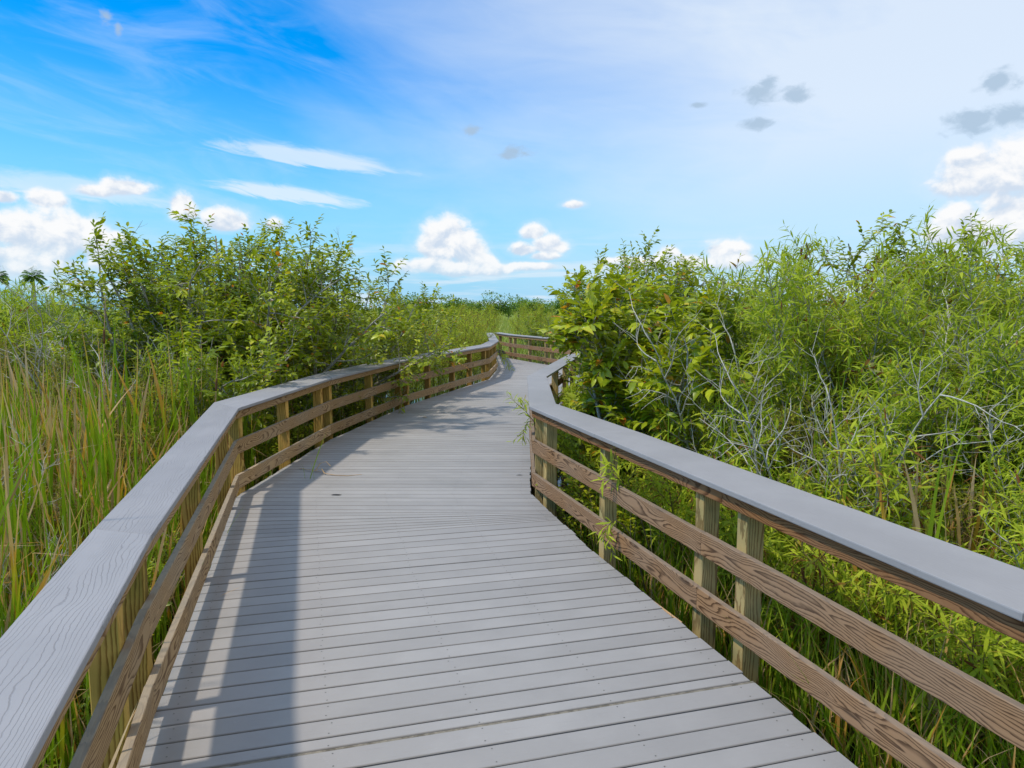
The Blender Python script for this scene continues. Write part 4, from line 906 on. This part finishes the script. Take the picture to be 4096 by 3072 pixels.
# leafy plants at the foot of the railings
for i, (x, y, s, w) in enumerate([(1.0, 6.85, 0.95, 'under the brown rails at the corner post'), (1.25, 6.2, 0.95, 'between the corner post and the single post'), (0.95, 7.6, 1.0, 'behind the corner post'), (-2.08, 2.15, 0.62, 'in the dark gap by the nearest tan rails'), (-2.3, 2.6, 0.7, 'beside the nearest yellow post'), (-2.5, 3.7, 0.7, 'under the nearest cap, right of the yellow post'), (-2.8, 4.5, 0.75, 'beside the single striped post'), (-3.05, 5.4, 0.75, 'just short of the corner posts'), (-3.4, 10.6, 1.0, 'ferny, behind the second pair of posts'), (-3.1, 12.6, 1.0, 'under the bush at the third pair of posts'), (-3.5, 9.0, 1.0, 'between the reeds past the corner')]):
    BLO[i % 3].place(x, y, f"small bright leafy plant {w}", 'leafy plants at the foot of the railings', R_.uniform(0, 6.3), s, 1.15)

# sprigs that reach through the rails: every leaf a part
def sprig(name, label, pts, kind, L0, pool, spacing, tone, seed, side_twigs=2):
    r = np.random.RandomState(seed); root = empty(name, tuple(pts[0])); tag(root, label, 'sprig')
    P = np.array(pts, float) - np.array(pts[0]); tt = np.linspace(0, 1, 9); base = np.linspace(0, 1, len(P)); cur = np.stack([np.interp(tt, base, P[:, k]) for k in range(3)], 1); cur[1:-1] = (cur[:-2] + cur[1:-1] * 2 + cur[2:]) / 4
    tb = Tubes(); tb.add(cur, np.linspace(0.006, 0.0015, 9), 5); bag = LeafBag()
    fn = willow_twig if kind == 'willow' else broad_twig
    fn(r, bag, cur, 0.5, 1.0, spacing, L0, tone)
    for k in range(side_twigs):
        p, d = along(cur, r.uniform(0.5, 0.85)); tw = path(r, p, d + perp(r, d, r.uniform(0, 6.3)) * 0.8, r.uniform(0.14, 0.26), 4, 0.12, 0.05); tb.add(tw, np.linspace(0.003, 0.001, 5), 3); fn(r, bag, tw, 0.1, 1.0, spacing, L0, tone)
    st = link('stem', tb.mesh('stem', M_STEM), root)
    loose_leaves(bag, pool, root, 300, r)
sprig('willow_sprig', 'narrow-leaved willow sprig hanging out over the planks at the inner railing corner', [(0.62, 7.5, -0.5), (0.42, 7.45, 0.4), (0.27, 7.4, 0.70), (0.13, 7.32, 0.86), (0.08, 7.28, 1.0)], 'willow', 0.13, WLEAF, 0.028, 0.5, 3)
sprig('willow_sprig', 'small drooping willow sprig hanging under the one at the inner railing corner', [(0.5, 7.5, 0.2), (0.3, 7.45, 0.72), (0.17, 7.4, 0.74), (0.12, 7.35, 0.62), (0.11, 7.33, 0.5)], 'willow', 0.11, WLEAF, 0.03, 0.45, 4)
sprig('leafy_sprig', 'yellow-green leafy sprig poking through the tan rails far along the left railing', [(-2.2, 16.2, 0.1), (-1.8, 15.9, 0.45), (-1.52, 15.7, 0.72), (-1.22, 15.6, 0.76), (-1.02, 15.5, 0.62)], 'broad', 0.11, BLEAF, 0.05, 0.72, 5, 1)
sprig('willow_sprig', 'bright willow sprig in front of the single post of the brown railing', [(1.25, 5.55, -0.4), (1.05, 5.45, 0.3), (0.9, 5.3, 0.55), (0.80, 5.25, 0.72), (0.72, 5.2, 0.74)], 'willow', 0.15, WLEAF, 0.03, 0.72, 6, 3)
sprig('willow_sprig', 'willow sprig drooping over the lower brown rail beside the single post', [(1.1, 5.3, -0.4), (0.95, 5.25, 0.2), (0.80, 5.15, 0.34), (0.73, 5.08, 0.30), (0.70, 5.05, 0.20)], 'willow', 0.12, WLEAF, 0.03, 0.55, 7, 2)
for i, (x, y, z, w) in enumerate([(-0.55, 22.0, 0.75, 'upper'), (-0.35, 21.8, 0.45, 'lower')]):
    sprig('willow_sprig', f"thin willow sprig trailing over the planks at the end of the left railing, {w} one", [(-1.4, 22.4, 0.3), (-0.9, 22.2, 0.9), (x, y, z), (x + 0.25, y - 0.1, z - 0.2), (x + 0.4, y - 0.2, z - 0.45)], 'willow', 0.17, WLEAF, 0.035, 0.6, 9 + i, 4)

# things lying on the planks
def strip_on(name, pts, w, mat, label, cat, tint=None, th=0.003):
    P = np.array(pts, float); d = unit(np.gradient(P, axis=0)); s = np.stack([-d[:, 1], d[:, 0], 0 * d[:, 0]], 1); wd = np.asarray(w)[:, None] if np.ndim(w) else w
    V = np.concatenate([P - s * wd, P + s * wd, P + np.array([0, 0, th])]); n = len(P)
    Q = [(i, i + 1, 2 * n + i + 1, 2 * n + i) for i in range(n - 1)] + [(2 * n + i, 2 * n + i + 1, n + i + 1, n + i) for i in range(n - 1)] + [(n + i, n + i + 1, i + 1, i) for i in range(n - 1)]
    o = link(name, np_mesh(name, V - P.mean(0), quads=Q, mat=mat, tint=None if tint is None else np.full(3 * n, tint)), None, tuple(P.mean(0))); tag(o, label, cat); return o
strip_on('reed_leaf', [(-2.37, 8.0, 0.03), (-2.28, 8.02, 0.05), (-2.22, 7.92, 0.02), (-2.08, 7.88, 0.008), (-1.93, 7.86, 0.006), (-1.78, 7.93, 0.004)], [0.008, 0.011, 0.011, 0.01, 0.009, 0.004], M_BLADE, 'bent tan dead reed leaf lying on the planks by the left railing', 'reed leaf', 0.78)
strip_on('reed_leaf', [(-2.62, 8.22, 0.012), (-2.45, 8.1, 0.02), (-2.3, 8.06, 0.006)], [0.006, 0.008, 0.003], M_BLADE, 'short straw-coloured reed leaf under the lower left rail', 'reed leaf', 0.84)
strip_on('reed_leaf', [(-2.36, 8.02, 0.02), (-2.33, 8.13, 0.09), (-2.27, 8.19, 0.10), (-2.2, 8.12, 0.06)], [0.007, 0.009, 0.009, 0.006], M_BLADE, 'folded pale reed leaf standing up at the plank edge', 'reed leaf', 0.80)
for i, (x, y, h, ln) in enumerate([(-2.34, 7.72, 0.55, 0.30), (-2.28, 7.70, 0.24, 0.12), (-2.40, 7.75, 0.2, 0.05)]):
    me = BLADES['green'][i]; o = link('grass_blade', me, None, (x, y, -0.02)); o.scale = (h * 1.2,) * 3; o.rotation_euler = (0.0, ln, i * 2.0 + 0.3)
    tag(o, f"green grass blade growing up between the planks, {('tallest', 'middle', 'shortest')[i]} of three", 'grass blade', 'grass blades between the planks')
strip_on('fallen_leaf', [(-1.905, 7.03, 0.003), (-1.87, 7.035, 0.008), (-1.83, 7.03, 0.006), (-1.80, 7.035, 0.003)], [0.004, 0.018, 0.016, 0.003], M_DEADLEAF, 'small black dead leaf lying flat on the planks', 'leaf')
strip_on('fallen_leaf', [(-1.62, 12.2, 0.003), (-1.58, 12.21, 0.02), (-1.54, 12.2, 0.006)], [0.01, 0.025, 0.008], M_BLADE, 'tiny orange dead leaf on the planks far along', 'leaf', 0.66)
strip_on('fallen_leaf', [(0.05, 7.9, 0.003), (0.09, 7.9, 0.006), (0.12, 7.9, 0.003)], [0.003, 0.01, 0.003], M_DEADLEAF, 'tiny dark leaf scrap in the middle of the planks', 'leaf')
tb = Tubes(); tb.add([(0, 0, 0), (0.11, -0.30, 0.005), (0.21, -0.60, 0.012)], [0.008, 0.009, 0.0085], 6)
o = link('broken_stalk', tb.mesh('broken_stalk', M_SPLINT), None, (0.90, 4.86, -0.10)); tag(o, 'broken tan reed stalk wedged at the plank ends under the brown railing', 'stalk')
